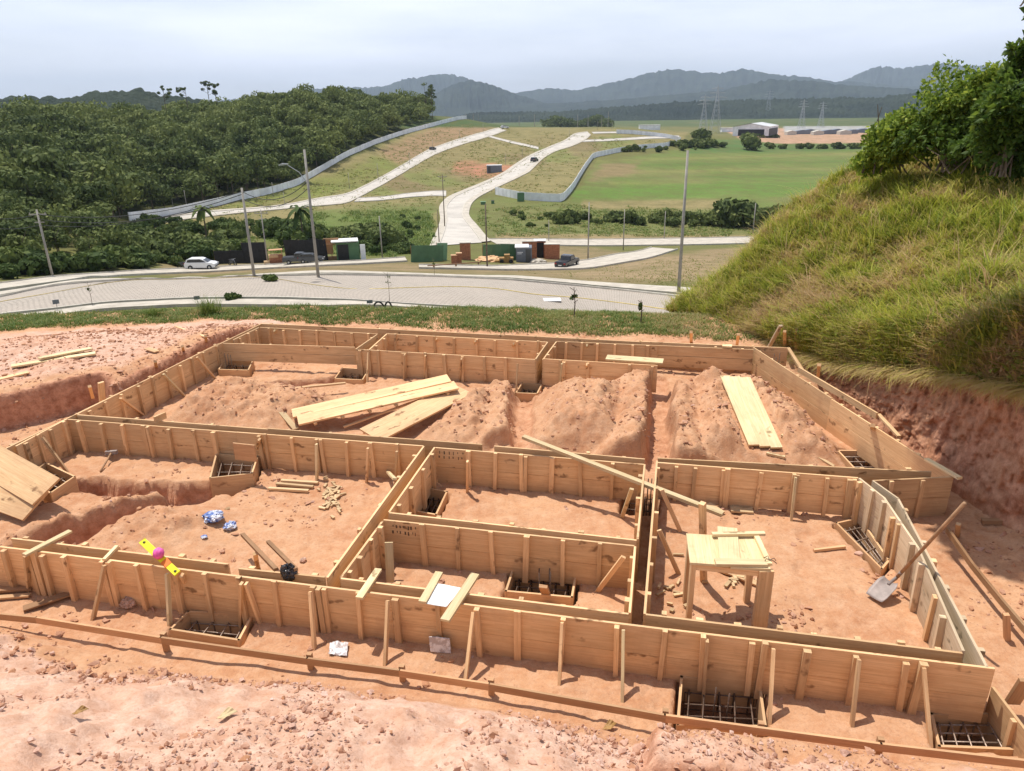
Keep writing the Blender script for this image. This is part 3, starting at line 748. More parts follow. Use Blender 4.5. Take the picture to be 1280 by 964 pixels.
# clods and rubble (uncountable)
def clods(name, P, S, tint):
    import bmesh
    bm = bmesh.new(); bmesh.ops.create_icosphere(bm, subdivisions=1, radius=1); tv = np.array([v.co[:] for v in bm.verts]); tf = np.array([[v.index for v in f.verts] for f in bm.faces]); bm.free()
    n = len(P); J = 1 + .32 * nr.randn(n, len(tv), 1); a = nr.rand(n) * 6.28; ca, sa = np.cos(a)[:, None], np.sin(a)[:, None]
    T = tv[None] * J * (np.stack([1 + .3 * nr.randn(n), 1 + .3 * nr.randn(n), .65 + .15 * nr.randn(n)], 1)[:, None] * S[:, None, None])
    X = T[..., 0] * ca - T[..., 1] * sa; Y = T[..., 0] * sa + T[..., 1] * ca; T = np.stack([X, Y, T[..., 2]], -1) + P[:, None]
    F = (tf[None] + (np.arange(n) * len(tv))[:, None, None]).reshape(-1, 3)
    o = link(name, npmesh(name, T.reshape(-1, 3), F, M['clod'], False, {'tint': np.repeat(tint, len(tv))})); tag(o, kind='stuff'); return o
N = 46000
X = nr.rand(N) * 15 - 7.5; Y = nr.rand(N) * 5.5 + .8
s_ = sdist([*fl, (14, -6), (-14, -6)], X, Y); dn = fbm(X / .8, Y / .8, 4, 101)
k = (s_ > .1) & (dn * 1.5 - .10 * s_ + nr.rand(N) * .6 > .30); X, Y = X[k], Y[k]
S = .004 + .022 * nr.rand(len(X)) ** 7 + .009 * nr.rand(len(X)) ** 2
big = nr.rand(len(X)) < .008; S[big] += .02 * nr.rand(big.sum())
clods('rubble', np.array([(a, b, zs(a, b) + c * .2) for a, b, c in zip(X, Y, S)]), S, np.clip(.60 + .2 * nr.randn(len(X)), 0, 1))
N = 42000
X = nr.rand(N) * 22 - 11; Y = nr.rand(N) * 14 + 5
dn = fbm(X / .7, Y / .7, 4, 131) + .9 * (np.array([zs(a, b) for a, b in zip(X, Y)]) > .14); k = (dn + nr.rand(N) * .5 > .56) & (X < 7); X, Y = X[k], Y[k]
S = .006 + .03 * nr.rand(len(X)) ** 5 + .012 * nr.rand(len(X)) ** 2
zz = np.array([zs(a, b) for a, b in zip(X, Y)]); k = zz > -.2; X, Y, S, zz = X[k], Y[k], S[k], zz[k]
clods('soil_clods', np.stack([X, Y, zz + S * .2], 1), S, np.clip(.25 + .2 * nr.randn(len(X)), 0, 1))

# ------------------------------------------------------------------ formwork
TH = .024
ALLP = []
def wpt(p, z=H): return G(p[0], p[1], z)
def formwork(label, line, ref, studs=None, n=None, braces=(), zb=-.03, wood='wood', top=H, studh=.0, name='formwork_panel', loose=None, sheet=2.9):
    """line: top edge (pixels, on z=top); studs on the side of pixel point ref"""
    W = [wpt(p, top) for p in line]; org = np.array([W[0][0], W[0][1], 0.0])
    root = empty(name, org, label, 'formwork'); R_ = wpt(ref, top)
    segs = list(zip(W[:-1], W[1:]))
    Ltot = sum(np.linalg.norm(b - a) for a, b in segs)
    for a, b in segs:
        d = (b - a); L = np.linalg.norm(d); d /= L; nrm = np.array([-d[1], d[0], 0]);
        if nrm @ (R_ - a) < 0: nrm = -nrm
        k = max(1, round(L / sheet)); cuts = np.linspace(0, L, k + 1)
        hh = top - zb
        for i in range(k):
            bm_ = MB(); g = .0012
            c0, c1 = a + d * (cuts[i] + g) - nrm * TH / 2, a + d * (cuts[i + 1] - g) - nrm * TH / 2
            split = .5 + rng.uniform(-.04, .04); jz = rng.uniform(-.010, .004); tl = rng.uniform(-.008, .008)
            hs = [(0, split), (split, 1)]
            for q, (f0, f1) in enumerate(hs):
                z0, z1 = zb + hh * f0 + (.003 if q else 0), zb + hh * f1 - (0 if q else .003)
                off = nrm * (.004 * q)
                bm_.bar((*(c0 + off)[:2], (z0 + z1) / 2 + jz - tl), (*(c1 + off)[:2], (z0 + z1) / 2 + jz + tl), TH, z1 - z0)
            bm_.obj('board', M[wood], root, org)
    # studs
    if studs is None:
        n = n or max(2, round(Ltot / .55)); ts = (np.arange(n) + .5 + np.array([rng.uniform(-.08, .08) for _ in range(n)])) / n; studp = []
        for t in ts:
            s = t * Ltot
            for a, b in segs:
                L = np.linalg.norm(b - a)
                if s <= L: studp.append((a + (b - a) * s / L, (b - a) / L)); break
                s -= L
    else:
        studp = []
        for sx in studs:
            a, b = segs[0]
            for (pa, pb), sg in zip(zip(line[:-1], line[1:]), segs):
                if min(pa[0], pb[0]) - 2 <= sx <= max(pa[0], pb[0]) + 2: a, b = sg; qa, qb = pa, pb; break
            else: qa, qb = line[0], line[1]
            t = (sx - qa[0]) / (qb[0] - qa[0]); py = qa[1] + t * (qb[1] - qa[1]); studp.append((wpt((sx, py), top), (b - a) / np.linalg.norm(b - a)))
    for p, d in studp:
        nrm = np.array([-d[1], d[0], 0]);
        if nrm @ (R_ - p) < 0: nrm = -nrm
        w, dp = rng.choice([.045, .05, .05, .065]), rng.choice([.035, .045, .055])
        c = p + nrm * (dp / 2 + .003); lean = d * rng.uniform(-.012, .012)
        zt = top + rng.uniform(-.03, .012) + studh
        MB().bar((*(c - lean)[:2], zb - .02), (*(c + lean)[:2], zt), dp, w, up=d).obj('stud', M[wood if rng.random() < .7 else 'wood'], root, org)
    for (tx, ty), (bx, by) in braces:
        a = wpt((tx, ty), top); g_ = Gs(bx, by)
        i = int(np.argmin([np.linalg.norm(a - q[0]) for q in studp])) if studp else 0
        d = studp[i][1]; nrm = np.array([-d[1], d[0], 0]);
        if nrm @ (R_ - a) < 0: nrm = -nrm
        a = a + nrm * .07 - np.array([0, 0, .02])
        MB().bar(g_ - np.array([0, 0, .03]), a, .028, .05, up=nrm).obj('brace', M['wood_pale' if rng.random() < .35 else 'wood'], root, org)
    ALLP.append(root); return root

def fy(x): return 683 + (x - 0) * (837 - 683) / 1244.0   # front top edge
fr = formwork('long outer formwork wall of pine boards nearest the camera, with slanted braces propped in front', [(-70, 674.3), (1244, 837)], (640, 900),
    studs=[-30, 6, 36, 44, 54, 82, 130, 137, 172, 219, 256, 300, 343, 392, 400, 406, 448, 495, 548, 598, 647, 703, 772, 830, 880, 941, 955, 1008, 1070, 1134, 1152],
    braces=[((136, 700), (115, 775)), ((214, 710), (212, 782)), ((306, 722), (298, 804)), ((392, 732), (393, 812)), ((488, 743), (481, 832)), ((594, 757), (580, 861)), ((704, 770), (699, 856)), ((780, 779), (778, 877)), ((884, 792), (876, 915)), ((966, 802), (962, 905)), ((1072, 815), (1065, 908)), ((1152, 825), (1164, 930)), ((38, 688), (36, 738)), ((232, 712), (246, 772)), ((312, 722), (326, 778))])
formwork('left length of the inner front board line, behind the yellow level', [(15, 671), (286, 704)], (150, 640), n=7)
formwork('short inner front board line with the black bag hung on it', [(299, 709), (407, 721)], (350, 690), n=4)
formwork('inner front board line behind the white paper sheet', [(426.5, 722), (786, 766)], (600, 690), n=7)
formwork('inner front board line in front of the work table', [(807, 767), (1203, 814)], (1000, 740), n=8)
formwork('long outer formwork wall along the left edge of the site', [(-40, 583), (326, 404)], (100, 470), n=15)
formwork('inner left board wall of the near left room, with upright bars at its foot', [(20, 557), (84, 524)], (120, 590), n=4, braces=[((47, 545), (85, 590))])
formwork('inner left board wall of the room with the leaning planks, propped by three slanted battens', [(97, 518), (275, 429)], (250, 500), n=10,
    braces=[((146, 496), (180, 518)), ((200, 466), (232, 495)), ((242, 445), (270, 473))])
formwork('short inner left board wall at the far left corner', [(292, 425), (324, 409.5)], (350, 430), n=3)
formwork('long board wall across the site behind the loose lumber and the near left room', [(84, 524), (529, 557)], (300, 640), 
    studs=[100, 127, 153, 180, 186, 211, 242, 268, 325, 332, 365, 396, 402, 433, 464, 497], braces=[((327, 545), (321, 597)), ((398, 551), (396, 601)), ((462, 556), (458, 603)), ((498, 560), (494, 610))], zb=.0)
formwork('board line behind the long middle wall, nearest the leaning planks', [(97, 518), (603, 555)], (300, 480), n=10)
formwork('short board line behind the middle room, under the end of the long loose batten', [(618, 557), (806, 573)], (700, 520), n=4)
formwork('back board wall of the middle room with an inked stamp patch on its upper boards', [(544, 559), (805, 580)], (680, 650), studs=[586, 619, 652, 657, 690, 726, 766], braces=[((586, 572), (584, 615))], zb=.0)
formwork('slanting board line on the near left room side of the middle passage', [(529, 557), (408, 721)], (380, 640), n=5, braces=[((500, 598), (482, 585))])
formwork('left board wall of the middle room beside its small footing pit', [(544, 559), (487, 640)], (620, 610), n=4)
formwork('left board wall of the front middle room', [(479, 650), (426.5, 722)], (600, 700), n=4)
formwork('board line along the front edge of the middle room', [(487, 640), (796, 674)], (640, 610), n=7)
formwork('stamped back board wall of the front middle room, above the wide footing pit', [(479, 650), (793, 682)], (620, 730), studs=[529, 572, 615, 658, 704, 750])
formwork('right board wall of the middle room beside the channel', [(805, 580), (796, 674)], (700, 620), n=3, braces=[((797, 610), (777, 646))])
formwork('right board wall of the front middle room beside the channel', [(793, 682), (786, 766)], (700, 720), n=3, braces=[((788, 695), (720, 742))])
formwork('board wall on the table side of the narrow channel', [(822, 575), (807, 767)], (900, 680), n=6, braces=[((820, 610), (852, 665)), ((816, 660), (850, 718))])
formwork('back board wall of the right room behind the work table', [(822, 578), (1073, 598)], (930, 660), studs=[846, 869, 905, 910, 951, 992, 997, 1035, 1063, 1068], braces=[((994, 592), (989, 651))], zb=.0)
formwork('long thin board line behind the right room back wall', [(822, 572.5), (1164, 589)], (960, 560), n=6)
formwork('inner slanting board wall of the right room behind the shovel', [(1073, 598), (1104, 621), (1147, 685), (1203, 814)], (1000, 720), studs=[1078, 1092, 1108, 1120, 1126, 1144, 1156, 1172, 1184], wood='wood_grey')
formwork('outer slanting board wall behind the shovel handle', [(1092, 600), (1124, 623), (1235, 835)], (1250, 700), studs=[1130, 1152, 1164, 1180, 1200, 1222], wood='wood_grey')
formwork('short end board panel between the slanting wall and the right hand ground', [(1092, 600), (1192, 596.5)], (1140, 680), studs=[1114, 1153])
formwork('long board wall running down the right side below the earth cut', [(942, 434), (1192, 596)], (1250, 500), n=12)
formwork('outermost thin board line along the far edge of the site', [(326, 404), (985, 435)], (650, 380), n=26)
formwork('far back board wall of the far left bay', [(325, 409.5), (472, 417)], (400, 470), n=7, braces=[((345, 411), (346, 428))], zb=.05)
formwork('far back board wall of the far centre bay', [(484, 417), (684, 427)], (600, 470), n=8, braces=[((547, 421), (545, 437)), ((595, 424), (594, 441)), ((643, 427), (640, 443))], zb=.05)
formwork('far back board wall of the far right bay', [(696, 427), (822, 432)], (760, 470), n=6, braces=[((734, 429), (736, 446))], zb=.05)
formwork('wide deep board set on the far left over the bare trench', [(279, 428.5), (444, 434)], (350, 400), n=4, zb=.18)
formwork('far board wall behind the two leaning planks', [(444, 436), (669, 449)], (560, 520), studs=[450, 461, 473, 503, 506, 532, 556, 578, 606, 632], braces=[((462, 438), (459, 478)), ((507, 441), (505, 474)), ((533, 442), (530, 473)), ((578, 446), (575, 476)), ((648, 452), (645, 494))], zb=.02)
formwork('far board wall behind the tallest soil heap', [(679, 449), (822, 457)], (740, 520), studs=[700, 705, 735, 787, 815], braces=[((703, 452), (699, 488)), ((734, 453), (735, 478))], zb=.02)
formwork('far right double board panel behind the loose pale plank', [(822, 431), (942, 437)], (880, 400), n=4, zb=.12)
formwork('left cross board between the far left and far centre bays', [(444, 436), (471, 418)], (420, 430), n=2)
formwork('right cross board between the far left and far centre bays', [(462, 437), (484, 417)], (520, 430), n=2)
formwork('left cross board between the far centre and far right bays', [(669, 449), (684, 427)], (640, 440), n=2)
formwork('right cross board between the far centre and far right bays', [(679, 449), (696, 427)], (740, 440), n=2)

formwork('low board panel running down to the bottom right corner', [(1240, 858), (1310, 950)], (1180, 900), n=1, zb=-.4, top=.28)
# footing boxes and rebar
def footing(key, label, cage_label, top=.05, sides=(0, 1, 2, 3), bars=(), nx=4, ny=3, zc=-.05, light=True, dep=-.22):
    q = PITS[key]; c = np.mean(q, 0); org = np.array([c[0], c[1], 0])
    if label:
        root = empty('footing_box', org, label, 'footing box', 'board boxes round the footing pits')
        for i in sides:
            a, b = q[i], q[(i + 1) % len(q)]; n_ = np.array([c[0], c[1]]) - (np.array(a) + b) / 2; n_ /= np.linalg.norm(n_)
            a2, b2 = np.array(a) + n_ * .012, np.array(b) + n_ * .012
            MB().bar((*a2, (top + dep) / 2), (*b2, (top + dep) / 2), .024, top - dep).obj('side_board', M['wood'], root, org)
    root = empty('rebar_cage', org + (0, 0, -.4), cage_label, 'rebar', 'steel cages in the footing pits'); o3 = org + (0, 0, -.4)
    q = [np.array([*(np.array(p) + (c - p) * .14), zc]) for p in q]
    m = MB(); dn = np.array([0, 0, -.26])
    def lerp(a, b, t): return a + (b - a) * t
    for i in range(nx):
        t = (i + .3) / (nx - .4); a, b = lerp(q[0], q[3], t), lerp(q[1], q[2], t); j = rng.uniform(-.02, .02)
        a = a + (j, 0, 0); m.tube([a + dn, a + dn * .1, lerp(a, b, .05), lerp(a, b, .95), b + dn * .1, b + dn], .0075, 6)
    for i in range(ny):
        t = (i + .3) / (ny - .4); a, b = lerp(q[0], q[1], t), lerp(q[3], q[2], t); z = np.array([0, 0, -.016])
        m.tube([a + dn + z, a + z, b + z, b + dn + z], .0075, 6)
        m.tube([a + dn * .8, b + dn * .8], .006, 5)
    m.obj('bent_bars', M['rebar_light' if light else 'rebar'], root, o3, smooth=True)
    for (x, y, hgt) in bars:
        p = G(x, y, 0); MB().tube([p + (0, 0, -.35), p + (rng.uniform(-.01, .01), rng.uniform(-.01, .01), hgt)], .0075, 6).obj('starter_bar', M['rebar'], root, o3, smooth=True)
footing('a', 'board box round the pit at the foot of the front wall, left of the film', 'rebar grid in the front left footing pit below the yellow level')
footing('b', 'board box round the deep footing pit under the front wall near the right', 'rebar cage with two upright bars in the deep pit under the front wall', bars=[(893, 880, .18), (909, 884, .16)], nx=5, ny=4, light=False)
footing('c', 'board box round the footing pit at the bottom right corner', 'bent rebar basket in the bottom right corner pit', nx=5, ny=4, top=.02, zc=-.05)
footing('d', 'board box round the wide footing pit in the front middle room', 'rebar cage with upright bars in the front middle room pit', bars=[(674, 726, .16), (675, 735, .2), (686, 726, .16), (688, 734, .2)], nx=5, ny=4, light=False)
footing('e', 'board box round the small pit at the left wall of the middle room', 'dark rebar cage in the small pit of the middle room', light=False)
footing('f', 'long narrow board box along the slanting grey wall of the right room', 'pale rebar grid in the long pit along the slanting wall', nx=4, ny=5, top=.02, zc=-.04)
footing('g', 'board box by the right hand wall in the far right room', 'rebar grid by the right hand wall in the far right room', top=.02, zc=-.05)
footing('h', 'tall board box standing proud of its pit in the near left room', 'rebar grid inside the tall board box in the near left room', top=.18, zc=.08)
footing('i', 'board box at the far left of the near left room beside the leaning sheet', 'rebar cage with three upright bars at the left edge', bars=[(28, 592, .34), (36, 590, .38), (44, 592, .34)], top=.14, zc=.05)
footing('j', 'board box in the far left corner under the wide deep board', 'rebar cage with upright bars in the far left corner', bars=[(284, 466, .42), (288, 466, .40), (292, 468, .42)], top=.14, zc=.04, light=False)
footing('k', 'board box in the bare trench left of the far board wall', 'rebar cage in the bare trench left of the far board wall', top=.08, light=False)
footing('l', 'small board box between the two central soil heaps at the far wall', 'rebar grid between the two central soil heaps', top=.06, light=False)
footing('m', 'board box in the far right corner behind the pale plank', 'rebar cage with a tall pair of bars in the far right corner', bars=[(963, 484, .66), (969, 486, .70), (966, 485, .6)], top=.05, light=False)
footing('n', None, 'rebar cage standing in the channel beside the middle room', bars=[(808, 634, .42), (812, 636, .45), (816, 632, .42), (820, 634, .44)], zc=.02, light=False)

# ------------------------------------------------------------------ loose timber
def rest(px, py, z): return G(px, py, z)
def plank(name, label, cat, p0, p1, w, t, wood='wood_pale', group=None, up=(0, 0, 1)):
    p0, p1 = np.array(p0, float), np.array(p1, float)
    o = MB().bar(p0, p1, w, t, up=up).obj(name, M[wood], None, (p0 + p1) / 2, bevel=.002); return tag(o, label, cat, group)
def gz(px, py, dz=.02): p = Gs(px, py); p[2] += dz; return p
# wide two board sheets propped on the soil
def sheet(label, quad, t=.03, wood='wood_pale', split=2, name='plank_sheet', battens=0):
    q = [np.array(v, float) for v in quad]; org = sum(q) / 4; m = MB(); nrm = np.cross(q[1] - q[0], q[3] - q[0]); nrm /= np.linalg.norm(nrm); nrm *= np.sign(nrm[2])
    for k in range(split):
        f0, f1 = k / split + .003, (k + 1) / split - .003
        a, b, c_, d = q[0] + (q[3] - q[0]) * f0, q[1] + (q[2] - q[1]) * f0, q[1] + (q[2] - q[1]) * f1, q[0] + (q[3] - q[0]) * f1
        w = np.linalg.norm(d - a); m.bar((a + d) / 2, (b + c_) / 2, w, t, up=nrm)
    if not battens:
        o = m.obj(name, M[wood], None, org); return tag(o, label, 'plank')
    root = empty(name, org, label, 'plank'); m.obj('boards', M[wood], root, org)
    for i in range(battens):
        f = (i + .5) / battens; a, b = q[0] + (q[1] - q[0]) * f, q[3] + (q[2] - q[3]) * f; e = (b - a) * .04
        MB().bar(a - e - nrm * (t / 2 + .022), b + e - nrm * (t / 2 + .022), .05, .04, up=nrm).obj('batten', M['wood'], root, org)
    return root
sheet('wide pair of joined planks leaning up the soil towards the far wall', [G(362, 513, .22), G(557, 469, .50), G(575, 486, .42), G(376, 531, .18)], battens=6, wood='wood')
sheet('narrower plank panel lying below the wide leaning pair', [G(442, 544, .18), G(566, 487, .36), G(590, 486, .34), G(482, 545, .16)], split=1, battens=5, wood='wood')
plank('batten', 'short steep board end propped beside the wide leaning planks', 'batten', gz(370, 538, .02), G(345, 507, .22), .10, .025)
plank('batten', 'thin batten lying across the trench in the far left room', 'batten', G(332, 489, .22), G(432, 479, .20), .06, .03, 'wood')
plank('batten', 'thin strip lying just above the narrower plank panel', 'batten', gz(430, 538, .06), G(560, 487, .36), .05, .025, 'wood')
sheet('wide pale plank lying down the right soil heap', [PLK[0], PLK[3], PLK[2], PLK[1]], split=3)
plank('batten', 'thin pale batten lying on soil right of the pale plank', 'batten', gz(979, 530, .04), gz(1042, 585, .02), .06, .03)
plank('batten', 'small wood offcut below the pale plank', 'batten', gz(958, 569, .03), gz(981, 574, .03), .05, .03)
plank('batten', 'long pale batten lying slantwise across the middle room walls', 'batten', G(654, 546, H + .20), G(903, 643, H - .16), .075, .04)
MB_ = [(473, 712, 449, 748, .07, 'short pale board bridging the front beam, left of the paper'), (549, 716, 528, 753, .075, 'pale board holding down the left side of the white paper'), (594, 718, 556, 776, .09, 'pale pointed board holding down the right side of the white paper'), (88, 664, 30, 694, .07, 'batten laid across the front beam at the left edge'), (146, 683, 130, 700, .04, 'short offcut on the front beam above a braced stud')]
for (a, b, c_, d, w, lab) in MB_: plank('batten', lab, 'batten', G(a, b, H + .022), G(c_, d, H + .02), w, .025)
plank('board', 'thin board standing on end in the left corner of the front middle room', 'board', gz(488, 728, .0), G(486, 678, .44), .09, .025, up=(0, 1, 0))
plank('board', 'board cap lying over the far right bay wall', 'board', G(758, 447, H + .03), G(829, 452, H + .03), .26, .03)
plank('board', 'short board standing across the two middle beams at left', 'board', G(193, 525, H + .05), G(207, 519, H + .05), .03, .10, 'wood')
plank('board', 'square board tilted against the long middle wall over the tall box', 'board', G(293, 564, .47), G(320, 567, .47), .02, .26, 'wood_red')
plank('offcut', 'square pale offcut lying near the back wall of the right room', 'offcut', gz(913, 638), gz(941, 640), .14, .02)
plank('offcut', 'small board lying beside the post in the right room', 'offcut', gz(884, 632, .03), gz(903, 644, .03), .09, .02)
plank('stick', 'short brown stick lying alone in the right room', 'stick', gz(1017, 690, .02), gz(1056, 686, .03), .035, .03, 'wood')
plank('log', 'grey brown timber lying in the shade on the right ground', 'log', gz(1226, 656, .05), gz(1277, 657, .05), .07, .06, 'wood_brown')
plank('stake', 'short stake standing alone on the right ground', 'stake', gz(1198, 668, -.08), G(1198, 655, .24), .05, .04, 'wood')
plank('post', 'square post standing at the back left corner of the table', 'post', gz(880, 726, -.05), G(878, 629, 1.08), .06, .06, 'wood')
plank('plank', 'lower pale plank on the pink ground at the far left', 'plank', gz(15, 460, .04), gz(120, 444, .04), .16, .03)
plank('plank', 'upper pale plank crossing another on the pink ground at far left', 'plank', gz(50, 453, .07), gz(115, 439, .05), .14, .03)
plank('plank', 'grey board lying at the left edge above the cut', 'plank', gz(-30, 484, .04), gz(36, 468, .04), .14, .03, 'wood')
sheet('large plywood sheet leaning at the left edge of the site', [G(-10, 556, .60), G(65, 606, .40), G(38, 642, .12), G(-40, 622, .2)], split=2, wood='wood')
plank('batten', 'leaning dark batten rising left of the black bag', 'batten', G(303, 668, .30), G(345, 712, .56), .045, .03, 'wood_brown')
plank('batten', 'leaning dark batten ending at the black bag', 'batten', G(335, 677, .30), G(370, 712, .60), .04, .03, 'wood_brown')
plank('stake', 'stake between the two leaning dark battens', 'stake', gz(322, 708, -.05), G(319, 692, .38), .05, .04, 'wood')
for (a, b, c_, d, lab) in ((336, 613, 386, 616, 'lowest, nearest batten of the pile of three by the long middle wall'), (346, 607, 392, 611, 'middle batten of the pile of three by the long middle wall'), (352, 603, 398, 606, 'topmost, farthest batten of the pile of three by the long middle wall')):
    plank('batten', lab, 'batten', gz(a, b, .03), gz(c_, d, .03), .05, .03, group='three battens piled near the middle wall')
plank('batten', 'single batten lying above the blue film', 'batten', gz(249, 629, .02), gz(285, 637, .02), .06, .025)
plank('board', 'dark curled board on the soil at the front left', 'board', gz(30, 764, .03), gz(90, 746, .05), .10, .02, 'wood_brown')
plank('board', 'split grey timber at the left edge of the front strip', 'board', gz(-40, 745, .05), gz(42, 739, .05), .08, .03, 'wood_brown')
plank('board', 'flat board end below the split grey timber at left', 'board', gz(-30, 752, .03), gz(38, 747, .03), .06, .02, 'wood')
plank('stake', 'square stake stub rising through the wide front middle pit', 'stake', G(686, 752, -.2), G(679, 733, .24), .09, .035, 'wood_red')
for (x0, y0, x1, y1, lab) in ((128, 502, 126, 478, 'broad stake beside the left wall near the cut'), (116, 497, 112, 483, 'narrow leaning stake left of the broad one'), (230, 441, 228, 433, 'stake on the left wall at its middle'), (258, 430, 257, 420, 'stake near the far end of the left wall'), (196, 461, 194, 452, 'stub on the left wall behind the braces')):
    plank('stake', lab, 'stake', G(x0, y0, .35), G(x1, y1, .72), .10 if x0 == 128 else .05, .04, 'wood')
plank('batten', 'thin batten on the ground outside the far left wall', 'batten', gz(220, 411, .05), gz(257, 424, .05), .05, .03, 'wood')
plank('offcut', 'small board on the pink ground near the left wall', 'offcut', gz(184, 438, .04), gz(197, 442, .04), .12, .02, 'wood')
# outer boards and stakes along the right wall
plank('batten', 'thin rail running outside the upper right wall', 'batten', G(998, 462, H), G(1096, 520, H), .03, .10, 'wood')
plank('batten', 'slanted prop outside the right wall halfway down', 'batten', G(1098, 518, H), G(1124, 546, .45), .06, .03, 'wood')
plank('batten', 'short batten sticking out at the end of the right wall', 'batten', G(1158, 574, H + .03), G(1200, 598, H + .03), .07, .03)
plank('batten', 'slanted prop at the far right corner of the site', 'batten', G(985, 435, .55), G(1003, 463, .35), .06, .03, 'wood')
plank('stake', 'grey leaning stake at the far right corner', 'stake', G(958, 440, .2), G(976, 407, .95), .07, .04, 'wood_grey')
for (x0, y0, x1, y1, lab) in ((995, 446, 996, 412, 'tall thin stake at the foot of the hillside'), (981, 436, 981, 414, 'dark stake beside the tall thin one'), (921, 432, 923, 418, 'short stake by the small heap at the far edge'), (1022, 476, 1024, 456, 'broad stake at the foot of the earth cut'), (864, 428, 864, 415, 'stake on the far edge behind the right panel'), (1090, 540, 1091, 532, 'stub at the foot of the cut halfway down')):
    plank('stake', lab, 'stake', G(x0, y0, .0), G(x1, y1, .75), .06, .05, 'wood')
plank('batten', 'short board lying on the far right panel', 'batten', G(903, 432, H + .03), G(915, 433, H + .03), .14, .03)
# front profile board on stakes
fpts = [(-60, 762), (45, 772), (200, 797), (383, 823), (499, 838), (611, 855), (830, 894), (1100, 930), (1300, 953)]
root = empty('profile_board', G(-60, 762, .0), 'long low rail nailed on stakes along the foot of the rubble bank', 'guide rail')
og = np.array(root.location)
for a, b in zip(fpts[:-1], fpts[1:]):
    z = .17; A, B = G(a[0], a[1], z), G(b[0], b[1], z); e = (B - A) * .01
    MB().bar(A - (0, 0, .03), B - (0, 0, .03) + e, .022, .075).obj('rail', M['wood_red'], root, og)
for a in fpts[2:-1] + [(950, 910)]:
    p = G(a[0], a[1] - 1, .17); p = p + np.array([.02, .03, 0]); MB().bar((*p[:2], -.15), (*p[:2], .19), .05, .04, up=(.2, 1, 0)).obj('stake', M['wood_red'], root, og)
# curved rail on the right ground
m = MB(); pts = [gz(1178, 690, .30), gz(1210, 728, .22), gz(1246, 772, .2), gz(1285, 820, .2)]
for a, b in zip(pts[:-1], pts[1:]): m.bar(a, b + (b - a) * .01, .03, .07)
tag(m.obj('rail', M['wood_brown'], None, pts[1]), 'bent batten on the right hand ground outside the grey wall', 'rail')
plank('stake', 'stake holding the bent batten at the right edge', 'stake', gz(1262, 800, -.1), G(1258, 768, .3), .05, .05, 'wood_red')
plank('board', 'board edge standing at the lower right frame edge', 'board', gz(1262, 890, .1), G(1284, 850, .45), .12, .03, 'wood_red')
# scraps
def scraps(label, cx, cy, n, sx, sy, grp):
    for i in range(n):
        p = gz(cx + rng.gauss(0, sx), cy + rng.gauss(0, sy), .02 + .01 * rng.random()); a = rng.random() * 3.14; L = rng.uniform(.05, .13)
        d = np.array([math.cos(a), math.sin(a), rng.uniform(-.1, .1)]) * L / 2
        plank('wood_scrap', label, 'wood scrap', p - d, p + d, rng.uniform(.02, .04), .02, 'wood_pale', grp)
scraps('small wood scrap in the heap of offcuts near the slanting passage', 413, 622, 46, 8, 10, 'wood scraps heaped near the slanting passage')
scraps('small wood scrap strewn on the ground left of the table', 842, 742, 12, 12, 16, 'wood scraps strewn by the table')
scraps('small wood scrap on the ground behind the table legs', 918, 728, 18, 16, 6, 'wood scraps behind the table')

# ------------------------------------------------------------------ work table
TZ = .80
tq = [G(862, 704, TZ), G(964, 714, TZ), G(946, 671, TZ), G(859, 669, TZ)]
legs_g = [(864, 772), (958, 782), None, None]
org = np.array([*np.mean(tq, 0)[:2], 0]); root = empty('work_table', org, 'rough site made work table of boards with uneven legs', 'table')
m = MB(); n2 = 2
for k in range(n2):
    f0, f1 = k / n2 + .004, (k + 1) / n2 - .004
    a, b = tq[0] + (tq[1] - tq[0]) * f0, tq[0] + (tq[1] - tq[0]) * f1; c_, d = tq[3] + (tq[2] - tq[3]) * f0, tq[3] + (tq[2] - tq[3]) * f1
    m.bar((a + b) / 2, (c_ + d) / 2, np.linalg.norm(b - a), .025)
m.obj('table_top', M['wood_pale'], root, org)
for i, t in enumerate(tq):
    c = np.mean(tq, 0); p = t + (c - t) * .10; w = [.05, .14, .06, .06][i]
    g_ = zs(p[0], p[1]); MB().bar((*p[:2], g_ - .04), (*p[:2], TZ - .015), w, .05, up=(0, 1, 0)).obj('leg', M['wood'], root, org)
for a, b in ((0, 1), (3, 2), (0, 3), (1, 2)):
    c = np.mean(tq, 0); p, q = tq[a] + (c - tq[a]) * .08, tq[b] + (c - tq[b]) * .08
    MB().bar(p - (0, 0, .05), q - (0, 0, .05), .022, .06).obj('rail', M['wood'], root, org)
plank('board', 'board lying along the front edge of the table top', 'board', G(894, 703, TZ + .03), G(958, 704, TZ + .03), .10, .03)
plank('board', 'wide board lying lengthwise on the table top', 'board', G(912, 700, TZ + .026), G(909, 660, TZ + .026), .20, .02)
plank('batten', 'batten lying across the back of the table top', 'batten', G(890, 668, TZ + .05), G(956, 667, TZ + .05), .05, .03)
plank('board', 'board slanting off the right edge of the table top', 'board', G(944, 668, TZ + .03), G(962, 706, TZ + .03), .05, .03)
sheet('pale square sheet lying on the ground behind the table', [gz(912, 717, .02), gz(930, 727, .02), gz(951, 716, .02), gz(935, 708, .02)], split=1, name='offcut_sheet', t=.015)
plank('board', 'board lying under the pale square sheet behind the table', 'board', gz(895, 712, .03), gz(952, 735, .03), .08, .02, 'wood')
